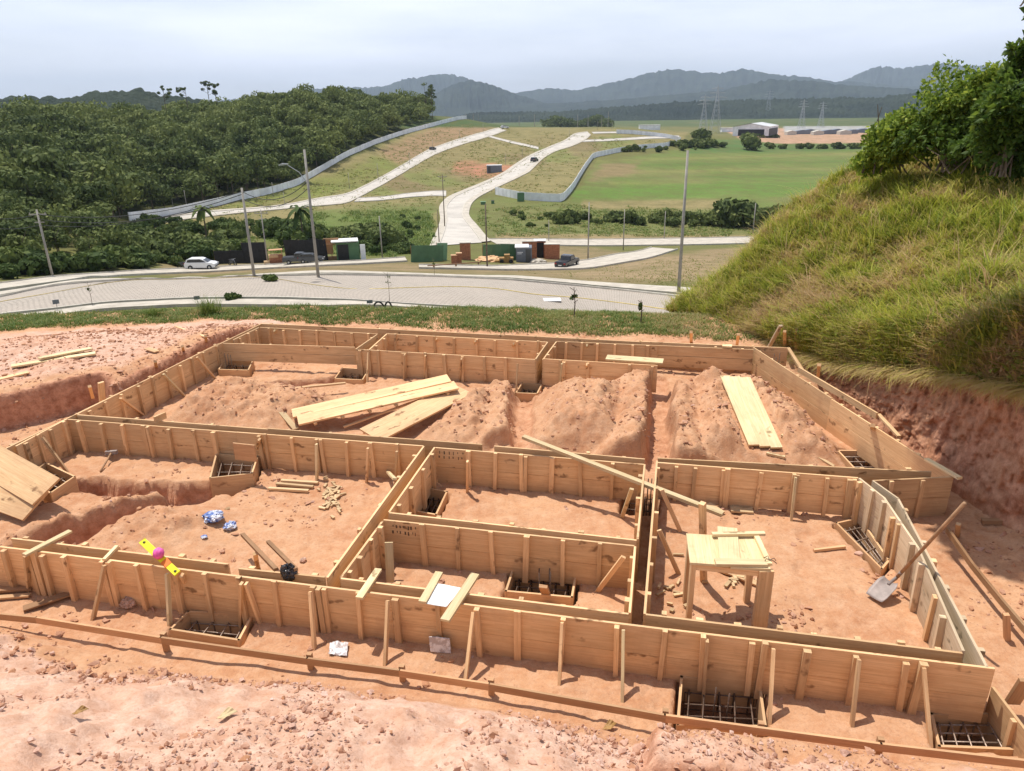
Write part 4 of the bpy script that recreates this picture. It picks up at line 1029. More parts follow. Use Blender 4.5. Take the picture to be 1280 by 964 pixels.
# twist of tie wire on the table corner
m = MB()
for k in range(4):
    c = G(962, 700, TZ + .05); m.tube([c, c + (.04 * math.cos(k * 1.7), .04 * math.sin(k * 1.7), .02), c + (.07 * math.cos(k * 1.7 + .5), .05 * math.sin(k * 1.7), -.01)], .004, 5)
tag(m.obj('tie_wire', M['rebar'], None, G(962, 700, TZ + .05)), 'twist of rusty tie wire on the table corner', 'wire')

# ------------------------------------------------------------------ shovel
tip = gz(1092, 752, .03); top_ = G(1206, 629, 1.5); sock = gz(1118, 738, .17)
d = (top_ - sock); d /= np.linalg.norm(d)
root = empty('shovel', tip, 'long handled shovel leaning on the grey slanting wall with its blade on the soil', 'shovel')
MB().tube([sock - d * .05, sock + (top_ - sock) * .5, top_], .018, 10).obj('handle', M['handle'], root, tip, smooth=True)
ax = sock - tip; ax /= np.linalg.norm(ax); sd = np.cross(ax, (0, 0, 1)); sd /= np.linalg.norm(sd); up_ = np.cross(sd, ax)
us = np.linspace(0, 1, 9); vs = np.linspace(-1, 1, 9); V = []
for a in us:
    for b in vs:
        w = .105 * (1 - .25 * sstep(.8, 1, a)) * (1 - .12 * sstep(.25, 0, a)); V.append(tip + ax * (a * .29) + sd * b * w + up_ * (.03 * b * b * (.4 + a) + .012))
V = np.array(V); V2 = V - up_ * .003; F = grid_faces(9, 9); F = np.vstack([F, F[:, ::-1] + 81])
rim = [i for i in range(9)] + [i * 9 + 8 for i in range(1, 9)] + [72 + i for i in range(7, -1, -1)] + [i * 9 for i in range(7, 0, -1)]
F = np.vstack([F, [[rim[i], rim[(i + 1) % len(rim)], rim[(i + 1) % len(rim)] + 81, rim[i] + 81] for i in range(len(rim))]])
link('blade', npmesh('blade', np.vstack([V, V2]) - tip, F, M['steel'], True), root)
MB().tube([tip + ax * .24 + up_ * .02, sock, sock + d * .12], .016, 8, .02).obj('socket', M['steel'], root, tip, smooth=True)

# hammer / hoe in the near left room
a, b = gz(126, 591, .02), gz(141, 573, .10)
root = empty('hammer', a, 'steel headed hammer with a thin handle lying by the ditch', 'hammer')
MB().tube([a, b], .014, 8).obj('handle', M['handle'], root, a, smooth=True)
MB().bar(b + (-.09, 0, .0), b + (.09, .0, .01), .05, .05).obj('head', M['steel'], root, a, bevel=.006)

# yellow spirit level with pink line reel
a, b = G(178, 676, H + .26), G(222, 717, H + .02)
d = b - a; L = np.linalg.norm(d); dn_ = d / L
root = empty('spirit_level', b, 'fluorescent yellow level bar with a ball of pink line, laid over the front wall', 'level')
m = MB(); m.bar(a, b, .068, .022, up=(0, -.5, 1)); m.obj('bar', M['yellow'], root, b, bevel=.004)
MB().bar(a + dn_ * L * .62, a + dn_ * L * .76, .074, .028, up=(0, -.5, 1)).obj('grip', M['orange'], root, b, bevel=.003)
for f in (.06, .94):
    c = a + d * f; MB().lathe([(0, .0), (.014, 0), (.014, .008), (.010, .009), (0, .009)], c + (0, -.004, .006)).obj('end_hole', M['carblack'], root, b)
c = a + d * .5 + (0, -.01, .05); V = []
m = MB(); m.lathe([(0.0, -.055)] + [(.06 * math.cos(t) + .004 * math.cos(9 * t), .055 * math.sin(t)) for t in np.linspace(-1.4, 1.4, 14)] + [(0, .055)], c, 'x', 18)
m.obj('line_ball', M['pink'], root, b, smooth=True)
for k in range(5):
    pass

# bags, films, paper
def crumple(name, label, cat, c, r, mat, flat=.6, seed=0, group=None):
    import bmesh
    bm = bmesh.new(); bmesh.ops.create_icosphere(bm, subdivisions=4, radius=1)
    V = np.array([v.co[:] for v in bm.verts]); th = np.arctan2(V[:, 1], V[:, 0])
    n = fbm(th * 1.7 + seed, V[:, 2] * 2.2 + seed, 4, seed, .65); n2 = abs(fbm(V[:, 0] * 4 + seed, V[:, 1] * 4 + V[:, 2] * 3, 4, seed + 5, .7))
    V = V * (r * (1 + .38 * n - .45 * n2))[:, None]; V[:, 2] *= flat
    for v, p in zip(bm.verts, V): v.co = p
    me = bpy.data.meshes.new(name); bm.to_mesh(me); bm.free(); me.materials.append(mat)
    o = link(name, me); o.location = tuple(c); return tag(o, label, cat, group)
crumple('plastic_wrap', 'larger crumpled piece of blue and clear film on the near left room floor', 'plastic wrap', gz(268, 651, .05), .13, M['film_blue'], .5, 3)
crumple('plastic_wrap', 'smaller crumpled piece of blue film beside the larger one', 'plastic wrap', gz(288, 661, .04), .085, M['film_blue'], .6, 9)
crumple('plastic_wrap', 'tiny blue film shred left of the larger crumpled film', 'plastic wrap', gz(255, 671, .01), .04, M['film_blue'], .4, 12)
crumple('plastic_bag', 'black plastic bag hanging over the inner front board', 'bag', G(361, 716, H - .0), .085, M['film_black'], 1.25, 21)
def film_sheet(name, label, quad, mat, wr=.012, cat='plastic wrap'):
    q = [np.array(v, float) for v in quad]; n = 16; V = []
    for i in range(n):
        for j in range(n):
            u, v = i / (n - 1), j / (n - 1); p = q[0] * (1 - u) * (1 - v) + q[1] * u * (1 - v) + q[2] * u * v + q[3] * (1 - u) * v
            V.append(p + np.array([0, -.3, 1]) * wr * float(fbm(np.array(u * 5.0), np.array(v * 5.0), 3, 8)))
    V = np.array(V); c = V.mean(0); F = grid_faces(n, n); V2 = V - (0, -.0015, .002); k = n * n
    rim = list(range(n)) + [i * n + n - 1 for i in range(1, n)] + [k - 1 - i for i in range(1, n)] + [i * n for i in range(n - 2, 0, -1)]
    F = np.vstack([F, F[:, ::-1] + k, [[rim[i], rim[(i + 1) % len(rim)], rim[(i + 1) % len(rim)] + k, rim[i] + k] for i in range(len(rim))]])
    o = link(name, npmesh(name, np.vstack([V, V2]) - c, F, mat, True)); o.location = tuple(c); return tag(o, label, cat)
film_sheet('plastic_wrap', 'clear film sheet lying on the soil in front of the wall', [gz(411, 820, .02), gz(434, 822, .02), gz(436, 807, .05), gz(413, 806, .03)], M['film_grey'], .03)
pk = film_sheet('printed_sheet', 'clear printed bag leaning on the front wall below the paper', [gz(538, 816, .01), gz(564, 818, .01), gz(563, 817, .17) + (0, .02, 0), gz(537, 815, .17) + (0, .02, 0)], M['film_grey'], .008, 'printed bag')
film_sheet('paper_sheet', 'white paper sheet lying over the front beam between two boards', [G(533, 755, H + .008), G(558, 759, H + .008), G(578, 735, H + .012), G(545, 729, H + .012)], M['paper'], .004, 'paper')
crumple('rock', 'pale round rock at the foot of the front wall', 'rock', gz(162, 757, .04), .085, M['rock'], .75, 33)
crumple('rock', 'small rock on the near left room floor by the slanting passage', 'rock', gz(379, 702, .02), .04, M['rock'], .7, 37)
for (x, y, s_, lab) in ((103, 898, 1, 'yellow dead leaf on the rubble at the lower left'), (285, 900, 1.4, 'brown curled leaf on the rubble left of centre'), (762, 912, 1.3, 'pale leaf on the rubble right of centre')):
    c = gz(x, y, .03); q = [c + np.array(v) * s_ for v in ((-.05, -.02, 0), (.0, -.04, .02), (.05, .02, .01), (0, .035, .03))]
    film_sheet('dead_leaf', lab, q, M['rust'] if s_ < 1.35 else M['wood_pale'], .01, 'leaf')
# ink stamp marks on boards
M['ink'] = plain('faded black ink', (.16, .10, .06), .9, 0, .3, 60)
def stamp(key, line, x0, x1, rows):
    root = [r for r in ALLP if key in r['label']][0]; a, b = line; org = np.array(root.location); d = wpt(b) - wpt(a); d /= np.linalg.norm(d); nrm = np.array([d[1], -d[0], 0]); nrm *= np.sign(nrm @ -wpt(a)) or 1; m = MB()
    for r_ in range(rows):
        n = 7
        for k in range(n):
            x = x0 + (x1 - x0) * (k + rng.uniform(-.2, .2)) / (n - 1); y = a[1] + (b[1] - a[1]) * (x - a[0]) / (b[0] - a[0]); p = wpt((x, y)) + nrm * .006; z = H - .05 - .075 * r_
            m.bar((*p[:2], z), (*p[:2], z - rng.uniform(.02, .05)), .003, rng.uniform(.008, .02), up=d)
    m.obj('stamp_mark', M['ink'], root, org)
stamp('inked stamp patch', ((544, 559), (805, 580)), 549, 584, 2)
stamp('above the wide footing pit', ((479, 650), (793, 682)), 491, 519, 2)

# ------------------------------------------------------------------ roads
def samp(px, n):
    px = np.array(px, float); d = np.concatenate([[0], np.cumsum(np.linalg.norm(np.diff(px, axis=0), axis=1))]); t = np.linspace(0, d[-1], n)
    W = []
    for s in t:
        x, y = np.interp(s, d, px[:, 0]), np.interp(s, d, px[:, 1]); w = hit(x, y)
        if len(W) > 1 and np.hypot(*w[:2]) > 1.25 * np.hypot(*W[-1][:2]) : w = PD(x, y, np.hypot(*W[-1][:2]) * 1.012)   # the line of sight skimmed over a crest
        W.append(w)
    W = np.array(W)
    k = np.array([1, 2, 3, 2, 1.]) / 9; Wp = np.pad(W[:, :2], ((2, 2), (0, 0)), 'edge')
    Wp = np.stack([np.convolve(Wp[:, i], k, 'valid') for i in range(2)], 1)
    d2 = np.concatenate([[0], np.cumsum(np.linalg.norm(np.diff(Wp, axis=0), axis=1))]); t2 = np.linspace(0, d2[-1], n)
    return np.stack([np.interp(t2, d2, Wp[:, 0]), np.interp(t2, d2, Wp[:, 1])], 1)
def strip_mesh(name, L, R, off, mat, nc=5, skirt=.5, kind='structure'):
    n = len(L); ts = np.linspace(0, 1, nc); V = []; UV = []; run = 0
    cen = (L + R) / 2; run = np.concatenate([[0], np.cumsum(np.linalg.norm(np.diff(cen, axis=0), axis=1))])
    wid = np.linalg.norm(L - R, axis=1).mean()
    for i in range(n):
        zz = [zat(*(L[i] * (1 - t) + R[i] * t)) for t in ts]
        # flatten the cross section a little so that a road is a road
        zl = np.linspace(zz[0], zz[-1], nc); zz = np.maximum(np.array(zz), zl)
        p = [(*(L[i] * (1 - t) + R[i] * t), z + off) for t, z in zip(ts, zz)]
        p = [(p[0][0], p[0][1], p[0][2] - off - skirt)] + p + [(p[-1][0], p[-1][1], p[-1][2] - off - skirt)]
        V += p; UV += [(run[i], wid * t) for t in [0] + list(ts) + [1]]
    F = grid_faces(n, nc + 2); me = npmesh(name, V, F, mat, False)
    uvl = me.uv_layers.new(name='UVMap'); UV = np.array(UV, np.float32)[F.ravel()]; uvl.data.foreach_set('uv', UV.ravel())
    return tag(link(name, me), kind=kind)
def offs(L, R, dist):
    """line outside L, away from R"""
    d = L - R; d /= np.linalg.norm(d, axis=1)[:, None]; return L + d * dist
def road(name, Lp, Rp, n, mat, walk=0, off=.10, kerb=True, wl=True, wr=True):
    L, R = samp(Lp, n), samp(Rp, n)
    strip_mesh(name, L, R, off, mat)
    for on_, a, b in ((wl, L, R), (wr, R, L)):
        if not on_: continue
        if kerb: strip_mesh('kerb', a, offs(a, b, .18), off + .13, M['kerb'], 2)
        if walk: strip_mesh('pavement', offs(a, b, .18), offs(a, b, walk), off + .12, M['concrete'], 2)
    return L, R
FU = [(-160, 398), (0, 374), (50, 362), (84, 357), (168, 351), (279, 348), (430, 345.5), (534, 347), (602, 350), (702, 357), (800, 367), (880, 378), (960, 390)]
FL = [(-190, 432), (0, 395), (67, 388.5), (134, 380), (235, 374.5), (336, 374), (430, 376.5), (501, 382), (601, 387), (702, 393), (770, 400), (803, 404.5), (880, 416)]
L_, R_ = road('road', FU, FL, 90, M['paver'])
strip_mesh('pavement', offs(L_, R_, 1.0), offs(L_, R_, 3.6), .22, M['concrete'], 3)
strip_mesh('pavement', offs(R_, L_, .9), offs(R_, L_, 2.6), .22, M['concrete'], 3)
mid = (L_ + R_) / 2; nmd = (L_ - R_) / np.linalg.norm(L_ - R_, axis=1)[:, None]
for i in range(0, 88, 2):
    pass
strip_mesh('road_marking', (mid + nmd * .07)[4:86], (mid - nmd * .07)[4:86], .135, M['yellow_line'], 2, skirt=.02)
p = hit(686, 377)
m = MB(); zz = zat(p[0], p[1]); m.bar((p[0] - .9, p[1], zz + .125), (p[0] + .9, p[1] + .05, zz + .125), .9, .06); tag(m.obj('road_cover', M['white_paint'], None, (p[0], p[1], zz)), 'white painted plate on the paved road behind the site', 'road cover')
road('street', [(549, 309), (556, 290), (559.6, 275), (558, 258), (568, 246.5), (588, 238), (615, 226), (635, 216), (655, 201), (669, 192.7), (689, 184), (709, 176), (719, 167.5), (736, 165)],
     [(603, 305), (598, 298), (590, 287), (577, 271), (579, 256), (588, 248), (608, 238), (635, 226), (655, 216), (675, 198), (692, 189), (712, 183), (727.5, 176), (739, 167.5)], 80, M['concrete2'], 2.2)
road('upper_street', [(150, 284), (222, 270.5), (269, 265), (336, 260), (369, 255), (403, 248), (434, 244), (467, 228), (501, 209), (534, 188.5), (568, 176.5), (601.5, 167), (627, 160)],
     [(150, 288), (228, 273.5), (302, 265.5), (345, 262), (375, 259), (430, 255), (447, 247), (477, 231), (507.5, 213.5), (541, 193), (575, 180.5), (608, 171.5), (634, 162)], 90, M['concrete2'], 1.6)
road('cross_street', [(445, 248), (480, 246.5), (510, 242), (544, 239), (560, 239)], [(440, 253), (480, 251), (510, 247), (544, 245), (560, 246)], 24, M['concrete2'], 0)
road('upper_cross_street', [(604, 167.6), (635, 175.8), (675, 184.5)], [(604, 169.6), (635, 178.4), (675, 187.5)], 20, M['concrete2'], 0)
road('right_street', [(724, 175.8), (769, 173.6), (830, 170), (852, 170)], [(724, 178), (769, 176.3), (830, 173), (852, 173)], 20, M['concrete2'], 0)
road('loop_street', [(737, 165.5), (760, 165), (800, 165), (825, 167), (838, 170)], [(740, 167.5), (760, 166.8), (800, 167), (822, 169), (832, 172)], 20, M['concrete2'], 0)
road('lower_road', [(604, 299.5), (640, 299.6), (740, 300), (860, 298.5), (965, 296.5), (1100, 292)], [(616, 306), (640, 306.5), (740, 308), (860, 307), (960, 304.5), (1100, 300)], 40, M['concrete'], 0)
road('site_road', [(818, 309), (796, 316), (773, 317.5), (736, 326), (692, 330), (620, 333.5), (520, 332)], [(850, 311), (830, 318), (813, 323.6), (769, 331), (736, 337), (640, 338.5), (520, 336)], 40, M['concrete'], 0)
road('lower_left_road', [(-100, 366), (0, 355.6), (67, 347), (168, 339.5), (235, 336), (300, 333), (332, 332), (450, 327), (511, 322)], [(-100, 378), (0, 364), (67, 355), (134, 346), (200, 343), (267, 340), (332, 336.5), (450, 331), (514, 327)], 60, M['concrete'], 0)

# ------------------------------------------------------------------ perimeter walls
def perim(label, pts, hgt, n):
    W = samp(pts, n); org = np.array([*W[0], zat(*W[0])]); root = empty('perimeter_wall', org, label, 'wall')
    m = MB()
    for a, b in zip(W[:-1], W[1:]):
        za, zb = zat(*a), zat(*b); d = (b - a) / max(np.linalg.norm(b - a), 1e-6)
        m.bar((*a, za + hgt / 2 - .5), (*(b + d * .02), zb + hgt / 2 - .5), .10, hgt + 1.0)
    m.obj('wall_panels', M['wall_white'], root, org)
    d = np.concatenate([[0], np.cumsum(np.linalg.norm(np.diff(W, axis=0), axis=1))]); k = min(100, int(d[-1] / 2.5))
    for t in np.linspace(0, d[-1], k):
        x, y = np.interp(t, d, W[:, 0]), np.interp(t, d, W[:, 1]); z = zat(x, y)
        MB().bar((x, y, z - .6), (x, y, z + hgt + .04), .16, .16).obj('post', M['white_paint'], root, org)
perim('long white panel wall climbing the hill along the forest edge', [(160, 276), (218, 269), (269, 258), (302, 250), (336, 243), (370, 233), (396, 218), (430, 198), (467, 181), (501, 169), (534, 160), (560, 153), (585, 148)], 2.0, 110)
perim('white panel wall curving round the right side of the mown hill', [(618, 243), (652, 250), (703, 253), (716, 238), (729, 215.5), (741, 197.5), (770, 191), (803, 186), (830, 184), (852, 179)], 2.1, 90)
perim('short white wall at the far right end of the hill top', [(769, 167), (790, 167.5), (815, 170), (835, 172.5), (852, 177)], 2.1, 24)

# ------------------------------------------------------------------ trees
def crown_mesh(name, r, hgt, nq, mat, lobes=7, qs=.55, seed=0, cols=0):
    s = np.random.RandomState(seed); C = np.stack([s.randn(lobes) * r * .38, s.randn(lobes) * r * .38, hgt * (.35 + .5 * s.rand(lobes))], 1); Rr_ = r * (.42 + .3 * s.rand(lobes))
    k = s.randint(0, lobes, nq); u = s.randn(nq, 3); u /= np.linalg.norm(u, axis=1)[:, None]; u[:, 2] = np.abs(u[:, 2]) * np.where(s.rand(nq) < .75, 1, -1)
    rr = Rr_[k] * (.78 + .3 * s.rand(nq)); P = C[k] + u * rr[:, None] * np.array([1, 1, .72])
    nrm = u + .45 * s.randn(nq, 3); nrm /= np.linalg.norm(nrm, axis=1)[:, None]
    t1 = np.cross(nrm, s.randn(nq, 3)); t1 /= np.linalg.norm(t1, axis=1)[:, None]; t2 = np.cross(nrm, t1)
    z = qs * (.55 + .8 * s.rand(nq))[:, None]
    V = np.stack([P - t1 * z - t2 * z * .35, P + t1 * z * .1 - t2 * z * .7, P + t1 * z, P + t1 * z * .15 + t2 * z * .65], 1).reshape(-1, 3)
    F = np.arange(nq * 4).reshape(-1, 4); tint = np.repeat(np.clip(.5 + .25 * s.randn(nq) + .2 * s.randn(lobes)[k], 0, 1), 4)
    return V, F, tint
def trunk_mesh(name, hgt, r, mat, seed=0, limbs=4):
    s = random.Random(seed); m = MB(); m.tube([(0, 0, -1), (s.uniform(-.1, .1), 0, hgt * .5), (s.uniform(-.3, .3), s.uniform(-.3, .3), hgt)], r, 7, r * .4)
    for k in range(limbs):
        a = s.random() * 6.28; z = hgt * s.uniform(.5, .85); m.tube([(0, 0, z), (math.cos(a) * hgt * .18, math.sin(a) * hgt * .18, z + hgt * .2), (math.cos(a) * hgt * .3, math.sin(a) * hgt * .3, z + hgt * .42)], r * .45, 5, r * .1)
    return m.mesh(name, mat)
TREES = []
for k in range(7):
    r, hh = [(3.3, 6), (3.8, 5.5), (2.8, 6.5), (4.2, 6), (3.0, 5), (3.5, 7), (2.6, 5)][k]
    TREES.append((crown_mesh('crown', r, hh, 800, None, 10, .40, 50 + k), trunk_mesh('trunk', 5.5, .18, M['bark'], k)))
cm = [npmesh('crown', v + np.array([0, 0, .9]), f, M['forest'], False, {'tint': t}) for (v, f, t), _ in TREES]
fpoly = [(-700, 352), (0, 343), (110, 336), (150, 331), (150, 300), (120, 280), (158, 274), (218, 266), (300, 249), (370, 231), (396, 215), (430, 195), (501, 166), (540, 156), (545, 60), (-700, 60)]
c_, = [[]]
a_ = np.arange(-46, 0, .01)
pts = []
D = 84.0
while D < 520:
    step = 5.0 if D < 260 else 5.8
    az = math.radians(-46)
    while az < math.radians(-4):
        dd = D + rng.uniform(-.45, .45) * step; aa = az + rng.uniform(-.45, .45) * step / D
        pts.append((dd * math.sin(aa), dd * math.cos(aa))); az += step / D
    D += step * .9
pts = np.array(pts); pz = np.array([zat(x, y) for x, y in pts]); P3 = np.column_stack([pts, pz]); qx, qy = project(P3)
ok = (sdist(fpoly, qx, qy) > 1.5) & np.isfinite(qx) & (qx > -330); P3 = P3[ok]; dd = np.hypot(P3[:, 0], P3[:, 1]); P3 = P3[np.argsort(dd)]; qx, qy = project(P3)
infr = (qx > -10) & (qx < 1290)
indiv = np.where(infr)[0][:290]; iset = set(indiv.tolist())
sv, sf, st, nv = [], [], [], 0
glob_t = .5 + .55 * fbm(P3[:, 0] / 40, P3[:, 1] / 40, 3, 17)
for i, p in enumerate(P3):
    dist = math.hypot(p[0], p[1]); near_f = .62 + .38 * float(sstep(110, 170, dist)); s = near_f * (rng.uniform(.6, 1.15) if rng.random() < .7 else rng.uniform(1.1, 1.45)); rot = rng.random() * 6.28; k = rng.randrange(7)
    if i in iset:
        r = empty('forest_tree', p, 'dense rounded dark green tree at the near edge of the hillside forest', 'tree', 'nearest trees of the hillside forest', rot)
        r.scale = (s, s, s * rng.uniform(.9, 1.25)); link('crown', cm[k], r); link('trunk', TREES[k][1], r)
    else:
        v, f, t = TREES[k][0]; c, q = math.cos(rot), math.sin(rot); zsx = s * rng.uniform(.9, 1.3)
        w = np.stack([(v[:, 0] * c - v[:, 1] * q) * s, (v[:, 0] * q + v[:, 1] * c) * s, (v[:, 2] + 1.2) * zsx], 1) + p
        sv.append(w); sf.append(f + nv); st.append(np.clip(t * .5 + .1 + .42 * glob_t[i] + rng.uniform(-.34, .34), 0, 1)); nv += len(v)
tag(link('forest', npmesh('forest', np.concatenate(sv), np.concatenate(sf), M['forest'], False, {'tint': np.concatenate(st)})), kind='stuff')

# emergent slender trees on the skyline
def tall_tree(px, py, hgt, label, crown=.28, seed=1, mat='forest', D=None):
    p = hit(px, py) if D is None else PD(px, py, D); root = empty('tall_tree', p, label, 'tree', 'slender trees standing out on the skyline')
    s = random.Random(seed); m = MB(); m.tube([(0, 0, -3), (s.uniform(-.3, .3), 0, hgt * .6), (s.uniform(-.6, .6), 0, hgt * .92)], .22, 6, .08)
    tips = []
    for k in range(6):
        a = s.random() * 6.28; z = hgt * s.uniform(.55, .9); L = hgt * crown * s.uniform(.4, .9); tp = (math.cos(a) * L, math.sin(a) * L, z + L * .5); m.tube([(0, 0, z), tp], .08, 5, .03); tips.append(tp)
    m.obj('trunk', M['bark'], root)
    VV, FF, TT, nv = [], [], [], 0
    for tp in tips + [(0, 0, hgt * .93)]:
        v, f, t = crown_mesh('c', hgt * .085, hgt * .1, 90, None, 3, .34, s.randrange(999)); VV.append(v + np.array(tp) - (0, 0, hgt * .03)); FF.append(f + nv); TT.append(t); nv += len(v)
    link('crown', npmesh('crown', np.concatenate(VV), np.concatenate(FF), M[mat], False, {'tint': np.concatenate(TT)}), root)
tall_tree(264, 141, 14, 'tallest tufted tree rising above the forest skyline', .25, 3, D=400)
tall_tree(273, 141, 12.5, 'shorter tufted tree just right of the tallest one on the skyline', .25, 4, D=400)
tall_tree(209, 146, 12, 'broad tree on the skyline left of the tufted pair', .35, 5, D=390)
tall_tree(236, 146, 12.5, 'second broad tree on the skyline left of the tufted pair', .35, 6, D=390)
tall_tree(534, 158, 23, 'slender bare stemmed tree at the right end of the forest', .2, 7, D=450)
tall_tree(541, 156, 21, 'thin open tree at the very end of the forest ridge', .2, 8, D=450)
tall_tree(526, 160, 17, 'tree with bushy top between the forest and the slender stems', .3, 9, D=450)

def bush(px, py, r, label, group, kind=0, seed=0, mat='shrub', name='bush'):
    p = hit(px, py); v, f, t = crown_mesh('c', r, r * 1.15, int(240 + 120 * min(r, 2)), None, 6, r * .19 + .06, seed)
    root = empty(name, p, label, 'bush' if name == 'bush' else 'tree', group, rng.random() * 6)
    link('crown', npmesh('crown', v - np.array([0, 0, r * .12]), f, M[mat], False, {'tint': t}), root)
    m = MB(); m.tube([(0, 0, -.3), (.03, 0, r * .4), (0, .05, r * .9)], .05 + r * .02, 5, .02); m.obj('stem', M['bark'], root)
bi = 0
for (x0, y0, x1, y1, n, r, lab, grp, mat) in (
    (150, 302, 300, 324, 44, 1.7, 'low scrub bush between the forest and the black fence', 'scrub between the forest and the black fence', 'forest'),
    (150, 281, 310, 296, 34, 1.6, 'scrub bush below the long white wall', 'scrub below the long white wall', 'shrub'),
    (0, 346, 225, 329, 30, 1.7, 'low green shrub at the foot of the forest edge', 'shrubs along the foot of the forest', 'shrub'),
    (230, 318, 300, 326, 8, 1.6, 'low green shrub behind the white car', 'shrubs behind the white car', 'shrub'),
    (300, 285, 390, 300, 12, 1.7, 'bush on the slope below the upper street', 'bushes on the slope below the upper street', 'shrub'),
    (430, 286, 520, 318, 26, 1.1, 'light green bush in the overgrown hollow', 'light bushes in the overgrown hollow', 'shrub'),
    (395, 300, 500, 306, 20, 1.9, 'dark rounded bush in the hollow left of the uphill street', 'bushes in the hollow left of the street', 'forest'),
    (340, 292, 400, 312, 10, 2.0, 'green bush behind the black screened yard', 'bushes behind the black screened yard', 'shrub'),
    (440, 312, 520, 318, 10, 1.0, 'low bright green bush at the foot of the hollow', 'low bushes at the foot of the hollow', 'shrub'),
    (500, 270, 545, 300, 6, .8, 'small light shrub on the grassy slope beside the street', 'small shrubs beside the street', 'shrub'),
    (690, 276, 885, 281, 28, 1.9, 'bush in the hedge row below the fields', 'hedge row bushes below the fields', 'forest'),
    (640, 268, 700, 285, 10, .8, 'small shrub in the rough grass right of the street', 'small shrubs right of the street', 'shrub'),
    (780, 188, 880, 186, 14, 2.0, 'bush along the outer foot of the curving white wall', 'bushes outside the curving white wall', 'forest'),
    (850, 183, 905, 185, 12, 3.2, 'dark field tree left of the warehouse', 'field trees left of the warehouse', 'forest'),
    (960, 186, 1080, 186, 12, 2.6, 'dark tree on the far side of the green field', 'trees beyond the green field', 'forest'),
    (940, 172, 975, 173, 8, 3.4, 'tree right of the warehouse', 'trees right of the warehouse', 'forest')):
    for k in range(n):
        t = (k + rng.random()) / n; x = x0 + (x1 - x0) * t + rng.uniform(-3, 3); y = (y0 + (y1 - y0) * t + rng.uniform(-4, 4)) if y1 - y0 < 20 and r < 2.5 else y0 + (y1 - y0) * rng.random()
        if r < 1.2 or lab.startswith('green bush') or 'slope below' in lab or 'scrub' in lab or 'behind the white car' in lab: y = y0 + (y1 - y0) * rng.random()
        bush(x, y, r * rng.uniform(.45, 1.35), lab, grp, seed=bi * 3 + 1, mat=mat); bi += 1
for (x, y, r, lab, mat) in ((918, 283, 4.6, 'large dark tree, left of the pair below the fields', 'forest'), (905, 283, 3.0, 'lower round tree left of the large dark one below the fields', 'forest'), (958, 284, 4.4, 'large dark tree behind the right hand pale pole', 'forest'), (973, 285, 2.6, 'smaller tree at the right of the pair below the fields', 'forest'),
                        (934, 187, 7.0, 'solitary round tree in front of the warehouse corner', 'forest'), (880, 180, 6.5, 'big spreading tree left of the warehouse', 'forest'), (1005, 262, 3.0, 'tree at the foot of the hillside edge below the fields', 'forest')):
    bush(x, y, r, lab, None, seed=int(x), mat=mat, name='field_tree')

# rough herbage on the valley slopes
def herbage(name, poly, n, length, width, lo, hi_, per=5, spread=.35):
    P = []
    q = np.array(poly); x0, y0, x1, y1 = q[:, 0].min(), q[:, 1].min(), q[:, 0].max(), q[:, 1].max()
    xs, ys = x0 + nr.rand(n) * (x1 - x0), y0 + nr.rand(n) * (y1 - y0); ok = sdist(poly, xs, ys) > 0; ok &= fbm(xs / 22, ys / 9, 3, 55) + nr.rand(n) * .5 > .12
    P = np.array([hit(a, b) for a, b in zip(xs[ok], ys[ok])]); P = P[np.hypot(P[:, 0], P[:, 1]) < 520]
    sc = np.repeat(np.clip(np.hypot(P[:, 0], P[:, 1]) / 180, .6, 2.0), per)
    B = np.repeat(P, per, 0) + np.concatenate([nr.randn(len(P) * per, 2) * spread, np.zeros((len(P) * per, 1)) - .05], 1)
    T = np.repeat(lo + (hi_ - lo) * nr.rand(len(P)), per) + .08 * nr.randn(len(B))
    tag(blades(name, B, None, length * sc, width, T, M['verge_grass'], .5, 2, .6), kind='stuff')
herbage('meadow_grass', [(230, 272), (420, 215), (560, 156), (640, 158), (730, 170), (850, 178), (745, 196), (700, 248), (610, 240), (545, 252), (545, 262), (250, 284)], 9000, .38, .30, .45, .95)
herbage('tall_hollow_grass', [(300, 300), (400, 266), (540, 262), (545, 305), (505, 322), (420, 318), (330, 316)], 5200, 1.0, .16, .1, .6)
herbage('field_edge_grass', [(600, 262), (700, 255), (960, 266), (1000, 296), (625, 296), (598, 280)], 5200, .6, .20, .15, .85)
herbage('dry_lot_grass', [(620, 337), (720, 340), (790, 328), (960, 312), (900, 372), (800, 354), (700, 347)], 4200, .30, .12, .6, 1.0)
# palm in the hollow
def palm(px, py, hgt, label):
    p = hit(px, py); root = empty('palm_tree', p, label, 'palm', None); MB().tube([(0, 0, -.5), (.1, 0, hgt * .5), (0, 0, hgt)], .16, 7, .1).obj('trunk', M['bark'], root)
    V, F, T = [], [], []
    for k in range(16):
        a = k * 2.4; el = .9 - .09 * k; L = hgt * .5; prev = None
        for j in range(9):
            t = j / 8; r_ = L * t; z = hgt + L * (math.sin(el) * t - .75 * t * t); w = .42 * math.sin(math.pi * (t * .92 + .06)) + .02
            c = np.array([math.cos(a) * r_, math.sin(a) * r_, z]); sd = np.array([-math.sin(a), math.cos(a), -.35]) * w
            b = len(V); V += [c - sd, c + (0, 0, .06), c + sd * (1, 1, -1)]
            if j: F += [[b - 3, b - 2, b + 1, b], [b - 2, b - 1, b + 2, b + 1]]
            T += [.4, .6, .5]
    link('fronds', npmesh('fronds', V, F, M['shrub'], False, {'tint': T}), root)
palm(379, 305, 5.8, 'small palm standing among bushes left of the hollow')
palm(258, 296, 5.0, 'small palm at the forest edge above the white car')

